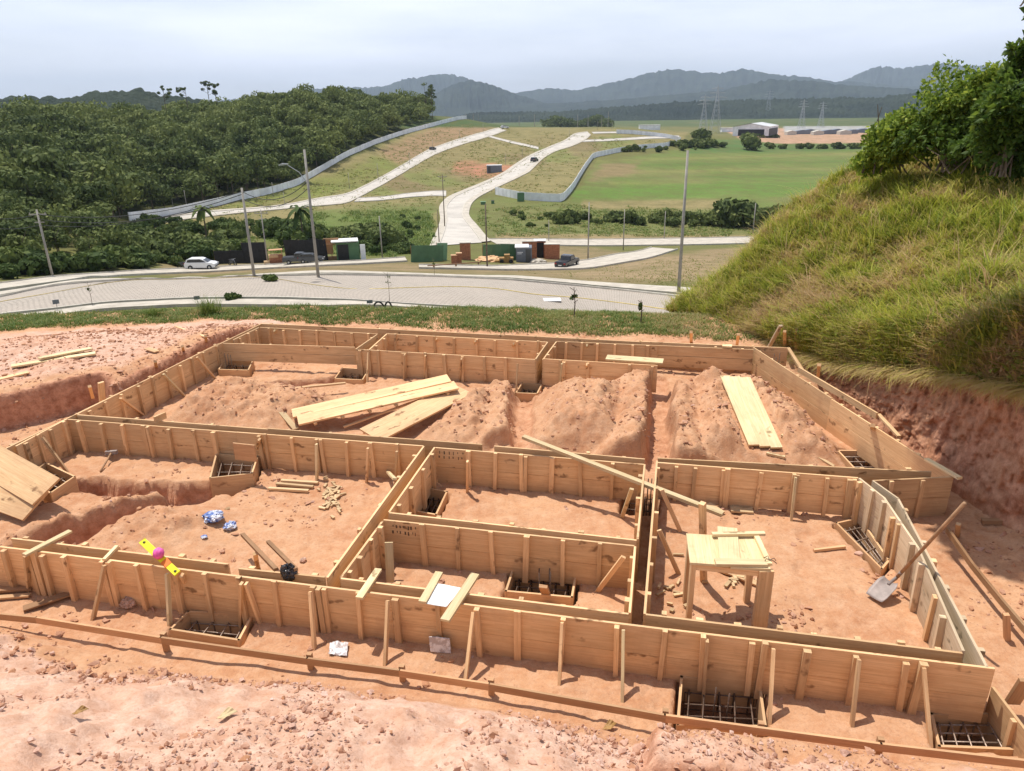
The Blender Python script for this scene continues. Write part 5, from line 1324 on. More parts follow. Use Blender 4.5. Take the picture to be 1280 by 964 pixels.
# ------------------------------------------------------------------ poles and wires
def pole(base, top, label, lamp=None, arm=False, grp='street poles', D=None, r=.14, dark=False):
    p = hit(*base)
    # height from the pixel of its top
    lo, hi_ = 1.0, 20.0
    for _ in range(40):
        h = (lo + hi_) / 2; y = project((p + (0, 0, h))[None])[1][0]
        if y > top[1]: lo = h
        else: hi_ = h
    root = empty('utility_pole', p, label, 'pole', grp); MB().tube([(0, 0, -.6), (0, 0, h)], r, 12, r * .62).obj('shaft', M['pole' if not dark else 'bark'], root, smooth=True)
    if arm:
        m = MB(); m.bar((-.9, 0, h - .5), (.9, 0, h - .5), .1, .1); m.bar((-.5, 0, h - 1.3), (.5, 0, h - 1.3), .08, .08)
        for x in (-.8, 0, .8): m.lathe([(0, 0), (.05, 0), (.06, .06), (.03, .16), (0, .17)], (x, 0, h - .45), n=8)
        m.obj('crossarm', M['pole'], root)
    if lamp:
        m = MB(); m.tube([(0, 0, h - lamp), (-.6, 0, h - lamp + .9), (-1.5, 0, h - lamp + 1.5)], .03, 7); a = m.obj('lamp_arm', M['metal'], root)
        MB().prism([(-1.4, 0), (-2.1, -.06), (-2.15, .02), (-1.9, .12), (-1.4, .08)], -.12, .12).obj('lamp_head', M['metal'], a).location = (0, 0, h - lamp + 1.48)
    return p + (0, 0, h)
T1 = pole((398, 347), (378, 187), 'tall concrete pole with a lamp arm, rising beside the road left of centre', lamp=2.6)
T2 = pole((318, 347), (300, 235), 'leaning concrete pole beside the road, left of the lamp pole', arm=False)
T3 = pole((66, 347), (47, 262), 'concrete pole at the far left below the forest', arm=True)
pole((335, 331), (325, 262), 'thin pole with a small crossarm behind the black screened yard', arm=True, r=.11)
T5 = pole((848, 368), (857, 188), 'tall plain concrete pole standing at the right by the hillside')
pole((735, 324), (735, 253), 'pole with a meter box behind the black pickup', r=.12)
pole((609, 334), (608, 255), 'dark pole in front of the green hoarding', r=.12, dark=True)
pole((478, 322), (475, 270), 'pole left of the green hoarding in the hollow', r=.11)
pole((779, 313), (779, 262), 'thin pole beside the bend of the site road', r=.10)
pole((830, 299), (832, 264), 'thin pole on the far side of the lower road', r=.10)
pole((941, 292), (943, 254), 'pale pole on the lower road by the field trees', r=.12)
pole((686, 302), (686, 275), 'small post at the kerb of the lower road', r=.08)
pole((556, 284), (555, 218), 'dark pole on the left kerb of the uphill street', r=.12, arm=True, dark=True)
pole((549, 304), (548, 262), 'short pole at the foot of the uphill street', r=.09, dark=True)
k = 0
for (b, t) in (((234, 262), (232, 238)), ((217, 262), (216, 246)), ((342, 246), (341, 228)), ((356, 256), (355, 240)), ((437, 236), (436, 216)), ((473, 226), (472, 204)), ((512, 205), (512, 190)), ((541, 188), (541, 175)), ((575, 175), (575, 162)), ((604, 166), (604, 155)), ((632, 206), (632, 192)), ((653, 196), (653, 184)), ((690, 180), (690, 168)), ((712, 172), (712, 161)), ((747, 163), (747, 152)), ((765, 163), (765, 153)), ((671, 157), (671, 148)), ((700, 157), (700, 148)), ((598, 152), (598, 142)), ((615, 154), (615, 144))):
    k += 1; pole(b, t, 'slim street light pole standing along the streets of the mown hill', grp='slim poles along the hill streets', r=.09)
def wire(a, b, sag=.8, r=.012, label='thin overhead cable'):
    return [a + (b - a) * t - np.array([0, 0, sag * 4 * t * (1 - t)]) for t in np.linspace(0, 1, 12)]
def wires(name, label, pairs, sag=.8, r=.03):
    for (a, b), lb in zip(pairs, label): tag(MB().tube(wire(a, b, sag), r, 4).obj(name, M['wire'], None, a), lb, 'cable', 'overhead cables on the left')
far_l = PD(-40, 268, 110)
wires('overhead_cable', ['upper cable from the lamp pole to the leaning pole beside it', 'lower cable from the lamp pole to the leaning pole beside it', 'uppermost cable from the leaning pole to the far left pole', 'middle cable from the leaning pole to the far left pole', 'lowest cable from the leaning pole to the far left pole'], [(T1 - (0, 0, 2.4), T2 - (0, 0, .3)), (T1 - (0, 0, 2.9), T2 - (0, 0, .9)), (T2 - (0, 0, .3), T3 - (0, 0, .5)), (T2 - (0, 0, .9), T3 - (0, 0, 1.0)), (T2 - (0, 0, .5), T3 - (0, 0, 1.6))], 1.0)
wires('overhead_cable', ['upper cable running left from the far left pole out of the frame', 'lower cable running left from the far left pole out of the frame'], [(T3 - (0, 0, .5), far_l), (T3 - (0, 0, 1.6), far_l - (0, 0, 1.1))], .5)

# ------------------------------------------------------------------ distant hills
def hill_mat():
    t = NT('distant wooded hills'); v = t.coord('Object'); n = t.noise(v, .004, 8, .7); n2 = t.noise(v, .02, 5, .7)
    c = t.mix(t.ramp(n, [(.38, 0.0), (.62, 1.0)]), (.014, .024, .020), (.038, .052, .036)); c = t.mix(t.math('MULTIPLY', t.ramp(n2, [(.6, 0.0), (.8, 1.0)]), .3), c, (.12, .12, .07))
    t.bump(n2, .8, 14); return t.set(c, .95, 0, .1)
M['hills'] = hill_mat()
def ridge(sil, D, depth, seed, rough=.16, nu=420, nv=46, bump=0.0, name='mountains', front=1.0):
    xs = np.linspace(sil[0][0], sil[-1][0], nu); ys = np.interp(xs, [p[0] for p in sil], [p[1] for p in sil])
    ys = np.convolve(np.pad(ys, 4, 'edge'), np.ones(9) / 9, 'valid')
    crest = np.array([PD(x, y, D) for x, y in zip(xs, ys)]); dirv = crest[:, :2] / D; V = []
    base = -24.0
    for j in range(nv):
        f = -1 + 2 * j / (nv - 1)
        off = f * depth * (front if f < 0 else 1.0)
        prof = max(0, 1 - abs(f)) ** 1.15
        xy = dirv * (D + off); sp = np.abs(fbm(xs / 60 * (D / 5000) * 6 + seed, np.full(nu, f * 1.6 + seed), 4, seed))
        sp2 = fbm(xy[:, 0] / (depth * .22), xy[:, 1] / (depth * .22), 4, seed + 3)
        z = base + (crest[:, 2] - base) * np.clip(prof * (1 - rough * 2.2 * (1 - prof) ** .5 * sp * 1.6) + rough * .6 * sp2 * prof * (1 - prof) * 2, 0, 1.02)
        if bump: z = z + bump * np.abs(fbm(xy[:, 0] / 9, xy[:, 1] / 9, 3, seed + 8)) * min(1, prof * 8)
        V.append(np.column_stack([xy, z]))
    V = np.array(V); return tag(link(name, npmesh(name, V.reshape(-1, 3), grid_faces(nv, nu), M['hills'], True)), kind='structure')
ridge([(250, 128), (420, 107), (455, 108), (485, 106), (497, 98), (530, 93), (563, 90), (585, 96), (600, 105), (640, 118), (700, 130)], 7600, 1500, 1)
ridge([(440, 140), (520, 128), (545, 114), (575, 100), (590, 98), (605, 101), (640, 114), (680, 128), (720, 138), (780, 141)], 5000, 1100, 2, .2)
ridge([(600, 128), (640, 116), (690, 108), (720, 112), (745, 106), (790, 96), (815, 88), (845, 83), (875, 88), (900, 90), (930, 83), (955, 90), (985, 92), (1000, 92), (1040, 101), (1060, 100), (1120, 106), (1500, 120)], 7000, 1500, 3)
ridge([(960, 116), (1050, 102), (1085, 85), (1100, 80), (1130, 83), (1175, 77), (1200, 79), (1260, 82), (1330, 84), (1500, 78), (1700, 100)], 8600, 1500, 4)
ridge([(560, 136), (620, 129), (700, 128), (800, 121), (900, 112), (960, 97), (1000, 98), (1050, 104), (1100, 108), (1200, 112), (1300, 108), (1700, 100)], 4600, 1000, 5, .22)
ridge([(560, 150), (600, 141), (700, 141), (760, 135), (800, 133), (850, 128), (900, 127), (950, 125), (1050, 123), (1110, 122), (1150, 116), (1200, 112), (1300, 110), (1700, 105)], 2100, 380, 6, .1, 1500, 60, 9.0, 'wooded_ridge')
ridge([(-400, 110), (-100, 122), (60, 122), (95, 120), (120, 114), (150, 112), (180, 114), (210, 121), (260, 126), (330, 130)], 720, 140, 7, .1, 900, 50, 5.0, 'wooded_hill')
# dark grove on the plain
V, Fq, T, nv = [], [], [], 0
for k in range(150):
    x = rng.uniform(683, 762); p = PD(x, 155 + rng.uniform(-1, 1), 1050 + rng.uniform(-40, 60)); p[2] = zat(p[0], p[1]); v, f, t = crown_mesh('c', 6.5, 15 * (1 + .3 * math.sin(x / 9)) * (1 if 692 < x < 750 else .75), 90, None, 6, 1.6, k)
    V.append(v + p); Fq.append(f + nv); T.append(t * .5); nv += len(v)
tag(link('dark_grove', npmesh('dark_grove', np.concatenate(V), np.concatenate(Fq), M['forest'], False, {'tint': np.concatenate(T)})), kind='stuff')

def lattice(px, py, ytop, D, label):
    p = PD(px, py, D); p[2] = zat(p[0], p[1]); h = PD(px, ytop, D)[2] - p[2]; root = empty('transmission_tower', p, label, 'pylon', 'lattice towers of the power line'); m = MB(); w = h * .11
    for a, b in ((-1, -1), (1, -1), (1, 1), (-1, 1)): m.tube([(a * w, b * w, 0), (a * w * .25, b * w * .25, h * .72), (0, 0, h)], .16, 4)
    for k in range(7):
        f, g_ = k / 7 * .72, (k + 1) / 7 * .72; wa, wb = w * (1 - f / .72 * .75), w * (1 - g_ / .72 * .75)
        for s1 in (-1, 1):
            for s2 in (-1, 1): m.tube([(s1 * wa, s2 * wa, h * f), (-s1 * wb, s2 * wb, h * g_)], .09, 3); m.tube([(s2 * wa, s1 * wa, h * f), (s2 * wb, -s1 * wb, h * g_)], .09, 3)
    m.obj('lattice_mast', M['metal'], root); m = MB()
    for z, L in ((.74, .2), (.83, .17), (.92, .13)): m.tube([(-h * L, 0, h * z), (0, 0, h * (z + .03)), (h * L, 0, h * z)], .14, 4); m.tube([(-h * L, 0, h * z), (h * L, 0, h * z)], .1, 4)
    m.obj('crossarms', M['metal'], root)
for a in ((879, 157, 118, 900, 'pale lattice tower left of the taller one above the warehouse'), (894, 158, 106, 860, 'tallest lattice tower, above the warehouse roof'), (1002, 155, 124, 1000, 'lattice tower over the grey yard, left of a pair'), (1026, 155, 127, 1050, 'lattice tower over the grey yard, right of a pair'), (960, 138, 112, 1900, 'far off tower on the wooded ridge')): lattice(*a)
def slim(px, y0, y1, D, label, n=1):
    p = PD(px, y0, D); p[2] = zat(p[0], p[1]); h = PD(px, y1, D)[2] - p[2]; tag(MB().tube([p, p + (0, 0, h)], .35, 6, .2).obj('mast', M['pole'], None, p), label, 'mast', 'thin masts behind the mown hill')
for x in (583, 592, 649, 668, 722, 735, 752, 760): slim(x, 157, 138 + (x * 7 % 9), 760, 'thin pale mast standing on the plain behind the mown hill')

# warehouse
p = PD(915, 176, 610); p[2] = zat(p[0], p[1]); root = empty('warehouse', p, 'pale long warehouse with a dark open end beyond the green field', 'warehouse', None, math.radians(-28))
W_, Dp, Hw = 26, 44, 6.5
MB().prism([(0, 0), (W_, 0), (W_, Hw), (W_ / 2, Hw + 2.2), (0, Hw)], 0, Dp).obj('wall', M['wall_white'], root)
m = MB(); m.quad([(-.5, -.5, Hw + .05), (W_ / 2, -.5, Hw + 2.5), (W_ / 2, Dp, Hw + 2.5), (-.5, Dp, Hw + .05)]); m.quad([(W_ + .5, -.5, Hw + .05), (W_ + .5, Dp, Hw + .05), (W_ / 2, Dp, Hw + 2.5), (W_ / 2, -.5, Hw + 2.5)])
for a in range(1): m.bar((-.4, -.5, Hw), (-.4, Dp, Hw), .3, .3)
m.obj('roof', M['roof_light'], root)
MB().bar((W_ + .15, 2, 2.6), (W_ + .15, Dp - 4, 2.6), .2, 5.0).obj('open_side', M['black'], root); MB().bar((4, -.12, 2.4), (W_ - 3, -.12, 2.4), .2, 4.6).obj('door', M['black'], root)
for (x, y, D, w, h, lab) in ((903, 158, 900, 30, 4, 'long low white shed left of the warehouse'), (800, 154, 1000, 26, 6, 'tiny pale building on the plain left of the towers')):
    p = PD(x, y, D); p[2] = zat(p[0], p[1]); r = empty('shed', p, lab, 'shed'); MB().prism([(0, 0), (w, 0), (w, h), (0, h)], 0, 9).obj('wall', M['wall_white'], r); MB().bar((-.5, 4.5, h + .2), (w + .5, 4.5, h + .2), 10, .4).obj('roof', M['roof_light'], r)
# dark spoil and yard sheds on the grey yard
for k in range(9):
    x = 985 + k * 11; p = PD(x, 160, 800 + 25 * (k % 3)); p[2] = zat(p[0], p[1]); w = 9 + (k * 5 % 7)
    r = empty('yard_shed', p, 'low grey shed in the far grey yard beyond the orange clearing', 'shed', 'low sheds in the far grey yard'); MB().prism([(0, 0), (w, 0), (w, 3), (w / 2, 4.2), (0, 3)], 0, 8).obj('wall', M['shed_grey' if k % 3 else 'kerb'], r)

# ------------------------------------------------------------------ building site across the road
def facing(p): return math.atan2(-p[0], p[1])
def fence_run(label, pts, h, mat, name='hoarding', n=14, posts=2.5, cat='hoarding'):
    W = samp(pts, n); org = np.array([*W[0], zat(*W[0])]); root = empty(name, org, label, cat); d = np.concatenate([[0], np.cumsum(np.linalg.norm(np.diff(W, axis=0), axis=1))])
    k = max(1, int(d[-1] / 1.1)); tt = np.linspace(0, d[-1], k + 1); m = MB()
    for a, b in zip(tt[:-1], tt[1:]):
        A = np.array([np.interp(a, d, W[:, i]) for i in (0, 1)]); B = np.array([np.interp(b, d, W[:, i]) for i in (0, 1)]); hh = h + rng.uniform(-.06, .06)
        m.bar((*A, zat(*A) + hh / 2 - .15), (*(A + (B - A) * .985), zat(*B) + hh / 2 - .15), .04, hh + .3)
    m.obj('panels', M[mat], root, org)
    for t in np.arange(0, d[-1], posts):
        x, y = np.interp(t, d, W[:, 0]), np.interp(t, d, W[:, 1]) + .06; z = zat(x, y); MB().bar((x, y, z - .3), (x, y, z + h + .03), .08, .08).obj('post', M['wood_brown'], root, org)
fence_run('long dark green sheet hoarding, left part of the building site', [(513, 328), (545, 327), (556, 326.5)], 2.25, 'green_board')
fence_run('short lighter green hoarding panel, the taller one beside the brick pier', [(546, 325.8), (560, 325.5)], 2.5, 'green_light')
fence_run('dark green hoarding between the brick pier and the grey shed', [(602, 325), (640, 325), (648, 325)], 2.3, 'green_board')
fence_run('black sheet fence, low left end behind the white car', [(268, 330), (290, 329), (308, 329)], 1.9, 'black', name='screen_fence', cat='fence')
fence_run('black sheet fence, taller middle part behind the poles', [(304, 329), (322, 328.5), (337, 328)], 3.0, 'black', name='screen_fence', cat='fence')
fence_run('black sheet fence on the right, behind the parked dark vehicles', [(356, 327), (385, 326), (412, 325.5)], 3.0, 'black', name='screen_fence', cat='fence')
def boxy(name, label, cat, px, py, w, d_, h, mat, parts=(), dz=0, rz=None):
    p = hit(px, py); r = empty(name, p, label, cat, None, facing(p) if rz is None else rz); MB().box((-w / 2, 0, -.3), (w / 2, d_, h)).obj('body' if parts else 'wall', M[mat], r, bevel=.02)
    for nm, lo, hi2, mt in parts: MB().box(lo, hi2).obj(nm, M[mt], r)
    return r
boxy('brick_pier', 'tall bare brick pier between the two green hoardings', 'brick pier', 582, 325, 1.5, 1.2, 2.4, 'brick', [('capping', (-.85, -.1, 2.4), (.85, 1.3, 2.5), 'kerb')])
boxy('brick_pier', 'bare brick wall piece right of the dark doored cabin', 'brick pier', 690, 324, 2.3, 1.0, 2.2, 'brick', [('capping', (-1.2, -.05, 2.2), (1.2, 1.05, 2.28), 'kerb')])
boxy('brick_pier', 'bare brick wall behind the grey shed roof', 'brick pier', 662, 323, 2.2, .4, 2.5, 'brick', [('capping', (-1.15, -.05, 2.5), (1.15, .45, 2.58), 'kerb')])
boxy('brick_stack', 'left of two small brick stacks before the green hoarding', 'brick stack', 568, 330, .8, .8, 1.1, 'brick', [('board_lid', (-.45, -.05, 1.1), (.45, .85, 1.15), 'wood')])
boxy('brick_stack', 'right of two small brick stacks before the green hoarding', 'brick stack', 574, 330, .7, .7, 1.4, 'brick', [('board_lid', (-.4, -.05, 1.4), (.4, .75, 1.45), 'wood')])
boxy('cabin', 'grey metal site cabin with a pale sloping roof', 'cabin', 655, 328, 2.3, 2.4, 2.1, 'shed_grey', [('roof', (-1.3, -.15, 2.1), (.7, 2.5, 2.22), 'white_paint'), ('door', (.25, -.06, .05), (1.0, -.01, 1.9), 'cargrey'), ('vent', (-.95, -.05, 1.4), (-.15, 0.0, 1.5), 'wall_white'), ('vent', (-.95, -.05, 1.2), (-.3, 0.0, 1.28), 'wall_white')])
boxy('cabin', 'narrow brown cabin with a dark open doorway and white roof', 'cabin', 675, 322, 1.7, 1.4, 2.5, 'brick', [('roof', (-.95, -.15, 2.5), (.95, 1.5, 2.62), 'white_paint'), ('doorway', (-.75, -.05, 0), (.55, -.005, 2.3), 'black')])
boxy('wooden_shelter', 'open timber shelter left of the green shed', 'shelter', 416, 325, 2.0, .2, .5, 'wood_red', [('post', (-1.0, 0, 0), (-.88, .12, 2.9), 'wood_red'), ('post', (-.1, 0, 0), (.02, .12, 2.9), 'wood_red'), ('post', (.9, 0, 0), (1.02, .12, 2.7), 'wood_red'), ('crossbeam', (-1.05, -.02, 2.1), (1.05, .1, 2.25), 'wood_red'), ('crossbeam', (-1.05, -.02, 2.75), (1.05, .14, 3.05), 'wood_red'), ('back_panel', (-.9, .3, .8), (0.2, .4, 2.8), 'wood_red')])
boxy('green_shed', 'small dark green shed with a white lean-to roof', 'shed', 436, 325, 3.2, 2.2, 2.4, 'green_board', [('roof', (-2.2, -.4, 2.55), (1.5, 2.4, 2.68), 'white_paint'), ('doorway', (-1.4, -.06, 0), (.1, -.01, 2.2), 'black'), ('side_panel', (1.7, -.2, 0), (2.4, -.1, 2.1), 'wall_white')])
boxy('rubbish_pile', 'orange wrapped stack of materials between the black fences', 'material stack', 346, 330, 1.9, 1.0, 1.2, 'brick', [('sheet', (-.95, -.05, .9), (.3, .9, 1.28), 'wood'), ('sack', (-1.7, -.2, -.1), (-.9, .4, .5), 'wood_pale'), ('roof_board', (-.9, -.1, 1.9), (1.0, 1.0, 1.98), 'wood_red'), ('post', (.8, 0, 0), (.9, .1, 1.95), 'wood_red')])
boxy('container', 'small grey container on the red earth of the mown hill', 'container', 618, 216, 5.6, 2.4, 2.6, 'shed_grey', [('roof', (-2.85, -.05, 2.6), (2.85, 2.45, 2.7), 'wall_white'), ('door', (-2.4, -.06, .1), (-1.4, -.01, 2.2), 'cargrey')])
boxy('sign_hoarding', 'dark green square sign board in front of the white wall', 'sign board', 651, 252, 1.9, .1, 2.3, 'green_board', [('post', (-.9, .11, -.3), (-.78, .2, 2.3), 'wood_brown'), ('post', (.78, .11, -.3), (.9, .2, 2.3), 'wood_brown')])
boxy('planter_box', 'left of two small green tanks in the grass by the street', 'tank', 604, 256, 1.3, .8, .7, 'green_board', [('lid', (-.7, -.05, .7), (.7, .85, .78), 'green_light')])
boxy('planter_box', 'right of two small green tanks in the grass by the street', 'tank', 616, 255, .8, .8, .8, 'green_board', [('lid', (-.45, -.05, .8), (.45, .85, .86), 'black')])
boxy('white_house', 'small white structure half hidden by the hillside bushes', 'house', 1108, 182, 2, 2, 2, 'wall_white') if False else None
# small excavator like mound machine: yellow brown skid of timber
r = boxy('skid_loader', 'low yellow brown machine beside the grey cabin', 'machine', 633, 329, 2.0, 1.2, .7, 'rust', [('cab', (-.3, .1, .7), (.5, 1.0, 1.15), 'rust'), ('bucket', (-1.6, .1, -.05), (-1.0, 1.1, .35), 'rust')])
for x in (-.65, .65): MB().lathe([(0, -.1), (.26, -.1), (.3, -.04), (.3, .1), (0, .12)], (x, -.08, .25), 'y', 14).obj('wheel', M['tyre'], r)
# gravel heap
crumple('gravel_heap', 'grey gravel heap right of the grey cabin', 'gravel heap', hit(672, 329) + (0, 0, .1), 1.3, M['concrete'], .4, 51)
crumple('sand_heap', 'pale orange sand heap behind the yellow brown machine', 'sand heap', hit(610, 326) + (0, 0, .1), 2.0, M['wood'], .3, 52)
m = MB(); a, b = hit(535, 336), hit(601, 332); m.bar(a + (0, 0, .35), b + (0, 0, .45), .14, .12)
r = empty('beam_trestle', a, 'long dark beam lying on stubs in front of the hoarding', 'beam'); m.obj('beam', M['wood_brown'], r, a)
for f in (.1, .5, .95):
    c = a + (b - a) * f; MB().bar(c - (0, 0, .4), c + (0, 0, .38), .2, .2, up=(0, 1, 0)).obj('stub', M['wood_brown'], r, a)

# ------------------------------------------------------------------ vehicles
def car(px, py, rz, label, kind='suv', paint='carwhite', s=1.0):
    p = hit(px, py); p[2] += .12; r = empty('parked_car', p, label, 'car', None, rz); r.scale = (s, s, s); W2 = .88
    if kind == 'suv':
        body = [(-2.1, .35), (-2.15, .75), (-2.05, 1.0), (-1.9, 1.06), (1.0, 1.02), (1.75, .92), (2.08, .75), (2.12, .4), (2.0, .28), (-2.0, .28)]
        cab = [(-1.95, 1.03), (-1.78, 1.42), (-1.4, 1.56), (.1, 1.55), (.45, 1.45), (1.15, 1.0)]; win = [(-1.75, 1.08), (-1.6, 1.38), (-1.3, 1.46), (.1, 1.46), (.35, 1.38), (.9, 1.06)]; wh = (-1.3, 1.32)
    else:
        body = [(-2.55, .5), (-2.6, .95), (-2.5, 1.08), (-.6, 1.08), (1.2, 1.08), (2.2, 1.0), (2.5, .85), (2.55, .5), (2.4, .4), (-2.4, .4)]
        cab = [(-.75, 1.06), (-.6, 1.65), (-.4, 1.74), (.5, 1.73), (.75, 1.66), (1.3, 1.05)]; win = [(-.6, 1.12), (-.5, 1.56), (-.35, 1.62), (.45, 1.62), (.65, 1.55), (1.05, 1.12)]; wh = (-1.6, 1.62)
    MB().prism(body, -W2, W2).obj('body', M[paint], r, bevel=.05, smooth=False)
    MB().prism(cab, -W2 + .1, W2 - .1).obj('cabin', M[paint], r, bevel=.05)
    for y0, y1 in ((-W2 + .07, -W2 + .095), (W2 - .095, W2 - .07)): MB().prism(win, y0, y1).obj('window', M['glass'], r)
    f0, f1 = (cab[-2], cab[-1]); MB().bar((f0[0] + .1, 0, f0[1] - .05), (f1[0] - .03, 0, f1[1] + .08), 1.4, .02, up=(1, 0, 1)).obj('windscreen', M['glass'], r)
    f0, f1 = cab[1], cab[0]; MB().bar((f0[0] - .03, 0, f0[1] - .03), (f1[0] - .02, 0, f1[1] + .06), 1.35, .02, up=(-1, 0, .5)).obj('rear_window', M['glass'], r)
    for x in wh:
        for y in (-W2 + .03, W2 - .03):
            t = MB().lathe([(.16, -.11), (.30, -.12), (.335, -.09), (.335, .09), (.30, .12), (.16, .11)], (x, y, .335), 'y', 18).obj('tyre', M['tyre'], r); MB().lathe([(0, -.08), (.17, -.1), (.2, -.05), (.2, .05), (.17, .1), (0, .08)], (x, y, .335), 'y', 12).obj('rim', M['metal'], t)
    xe, xf = body[0][0] - .02, body[-3][0]
    for y in (-.7, .7): MB().box((xe - .04, y - .14, .78), (xe + .06, y + .14, .98)).obj('tail_lamp', M['lamp_red'], r); MB().box((xf - .12, y - .16, .66), (xf + .04, y + .16, .8)).obj('headlight', M['lamp_clear'], r)
    MB().box((xe - .05, -.8, .38), (xe + .02, .8, .55)).obj('bumper', M['cargrey'], r); MB().box((xf - .05, -.8, .36), (xf + .06, .8, .52)).obj('bumper', M['cargrey'], r)
    if kind == 'pickup':
        MB().box((-2.5, -.74, 1.06), (-.8, .74, 1.12)).obj('bed_cover', M['black'], r); MB().box((xe - .07, -.25, .6), (xe - .03, .25, .72)).obj('number_plate', M['white_paint'], r)
    return r
car(253, 337, .06, 'white hatchback style car parked on the lower road at the left', 'suv', 'carwhite', 1.0)
car(709, 334.5, math.radians(62), 'black pickup truck seen from behind on the site road', 'pickup', 'carblack', .95)
car(375, 330, .12, 'dark grey pickup parked before the black fence', 'pickup', 'cargrey', .85)
car(390, 329, .05, 'low dark car parked between the pickup and the lamp pole', 'suv', 'cargrey', .8)
car(668, 202.5, math.radians(70), 'small dark car driving on the uphill street', 'suv', 'cargrey', 1.1)
car(631, 161, math.radians(20), 'tiny white car at the top of the upper street', 'suv', 'carwhite', 1.1)
car(541, 187.5, math.radians(50), 'tiny dark car on the upper street', 'suv', 'cargrey', .8)
def moto(px, py, rz, label):
    p = hit(px, py); p[2] += .1; r = empty('motorcycle', p, label, 'motorcycle', 'motorcycles by the black fence', rz)
    for x in (-.65, .65): MB().lathe([(.22, -.05), (.31, -.05), (.31, .05), (.22, .05), (.22, -.05)], (x, 0, .31), 'y', 16).obj('wheel', M['tyre'], r)
    MB().prism([(-.4, .35), (-.5, .7), (-.1, .75), (.2, .9), (.4, .85), (.35, .4)], -.14, .14).obj('body', M['cargrey'], r, bevel=.03)
    MB().bar((-.7, 0, .8), (0, 0, .8), .22, .1).obj('seat', M['black'], r); m = MB(); m.tube([(.65, 0, .31), (.45, 0, 1.0)], .03, 6); m.tube([(.4, -.35, 1.05), (.45, 0, 1.0), (.4, .35, 1.05)], .02, 6); m.obj('fork', M['metal'], r)
moto(231, 336, .3, 'motorcycle parked left of the white car'); moto(291, 333, -.6, 'motorcycle leaning by the low end of the black fence')

# ------------------------------------------------------------------ street side bits
def sapling(px, py, ytop, label, leafy=.5):
    p = hit(px, py) if py < 398 else Gs(px, py); D = math.hypot(p[0], p[1]); h = max(.6, (py - ytop) * D / FPX * 1.02)
    r = empty('sapling', p, label, 'sapling', 'staked saplings along the road'); m = MB(); m.tube([(0, 0, -.2), (.03, 0, h * .5), (0, .02, h)], .02, 5, .008)
    for k in range(5): a = k * 2.4; z = h * (.5 + .1 * k); m.tube([(0, 0, z), (math.cos(a) * h * .13, math.sin(a) * h * .13, z + h * .1)], .008, 4)
    m.obj('stem', M['bark'], r); v, f, t = crown_mesh('c', h * .11, h * .4, int(40 * leafy + 8), None, 4, .06, int(px)); link('leaves', npmesh('leaves', v + (0, 0, h * .5), f, M['shrub'], False, {'tint': t}), r)
for a in ((116, 384, 356, 'bare young sapling on the verge left of the tall grass clump'), (487, 379, 340, 'thin sapling before the road, left of the two hoops'), (717, 398, 358, 'thin sapling right of the white painted plate'), (800, 405, 392, 'low leafy sapling at the right end of the verge'), (543, 347, 322, 'sapling on the far pavement before the beam')): sapling(*a)
bush(291, 377, .55, 'small round shrub on the near pavement left of centre', None, seed=71, mat='shrub')
bush(338, 352, .5, 'little shrub on the far kerb between the poles', None, seed=72, mat='shrub')
def post_sign(px, py, ytop, label):
    p = Gs(px, py) if py > 398 else hit(px, py); D = math.hypot(p[0], p[1]); h = (py - ytop) * D / FPX * 1.03; r = empty('lot_sign', p, label, 'small sign', 'small lot marker signs along the verge', facing(p))
    MB().tube([(0, 0, -.2), (0, 0, h)], .02, 6).obj('post', M['metal'], r); MB().box((-.2, -.03, h * .68), (.2, -.01, h)).obj('plate', M['shed_grey'], r, bevel=.01)
for a in ((73, 391, 377, 'small grey lot marker sign at the far left of the verge'), (248, 384, 371, 'small grey lot marker sign left of the tall grass clump'), (463, 388, 375, 'small grey lot marker sign left of the two hoops'), (692, 397, 386, 'small grey lot marker sign below the white painted plate')): post_sign(*a)
for (x, y, lab) in ((474, 391, 'left of two black hoops standing in the verge'), (486, 391, 'right of two black hoops standing in the verge')):
    p = hit(x, y); m = MB(); m.tube([p + (.55 * math.cos(t) * (.5 if x > 480 else .8), 0, .75 * math.sin(t)) for t in np.linspace(0, math.pi, 12)], .06, 6); tag(m.obj('hoop', M['tyre'], None, p, smooth=True), lab, 'hoop')

# ------------------------------------------------------------------ bushes on the hillside crest
def leaf_cloud(centres, rs, n, size, seed, mat, lo=.0, hi_=1.0):
    s = np.random.RandomState(seed); C = np.array(centres); Rs = np.array(rs); pr = Rs ** 2 / (Rs ** 2).sum(); k = s.choice(len(C), n, p=pr)
    u = s.randn(n, 3); u /= np.linalg.norm(u, axis=1)[:, None]; P = C[k] + u * (Rs[k] * (.55 + .5 * s.rand(n) ** .5))[:, None] * np.array([1, 1, .8])
    P += .34 * np.stack([fbm(P[:, 0] * 2 + i, P[:, 1] * 2 + P[:, 2] * 2, 3, i) for i in range(3)], 1) * 2
    # leaf: 6 vertex pointed blade folded slightly
    ax = u * .5 + .7 * s.randn(n, 3) + np.array([0, 0, -.25]); ax /= np.linalg.norm(ax, axis=1)[:, None]; sd = np.cross(ax, s.randn(n, 3)); sd /= np.linalg.norm(sd, axis=1)[:, None]
    L = size * (.6 + .8 * s.rand(n))[:, None]; W = L * .3; nn = np.cross(ax, sd)
    V = np.stack([P, P + ax * L * .45 - sd * W + nn * L * .06, P + ax * L, P + ax * L * .45 + sd * W + nn * L * .06], 1).reshape(-1, 3)
    T = np.clip(lo + (hi_ - lo) * (.5 + .25 * s.randn(n) + .3 * fbm(P[:, 0] / .5, P[:, 1] / .5 + P[:, 2] / .5, 2, seed)), 0, 1)
    return V, np.arange(n * 4).reshape(-1, 4), np.repeat(T, 4)
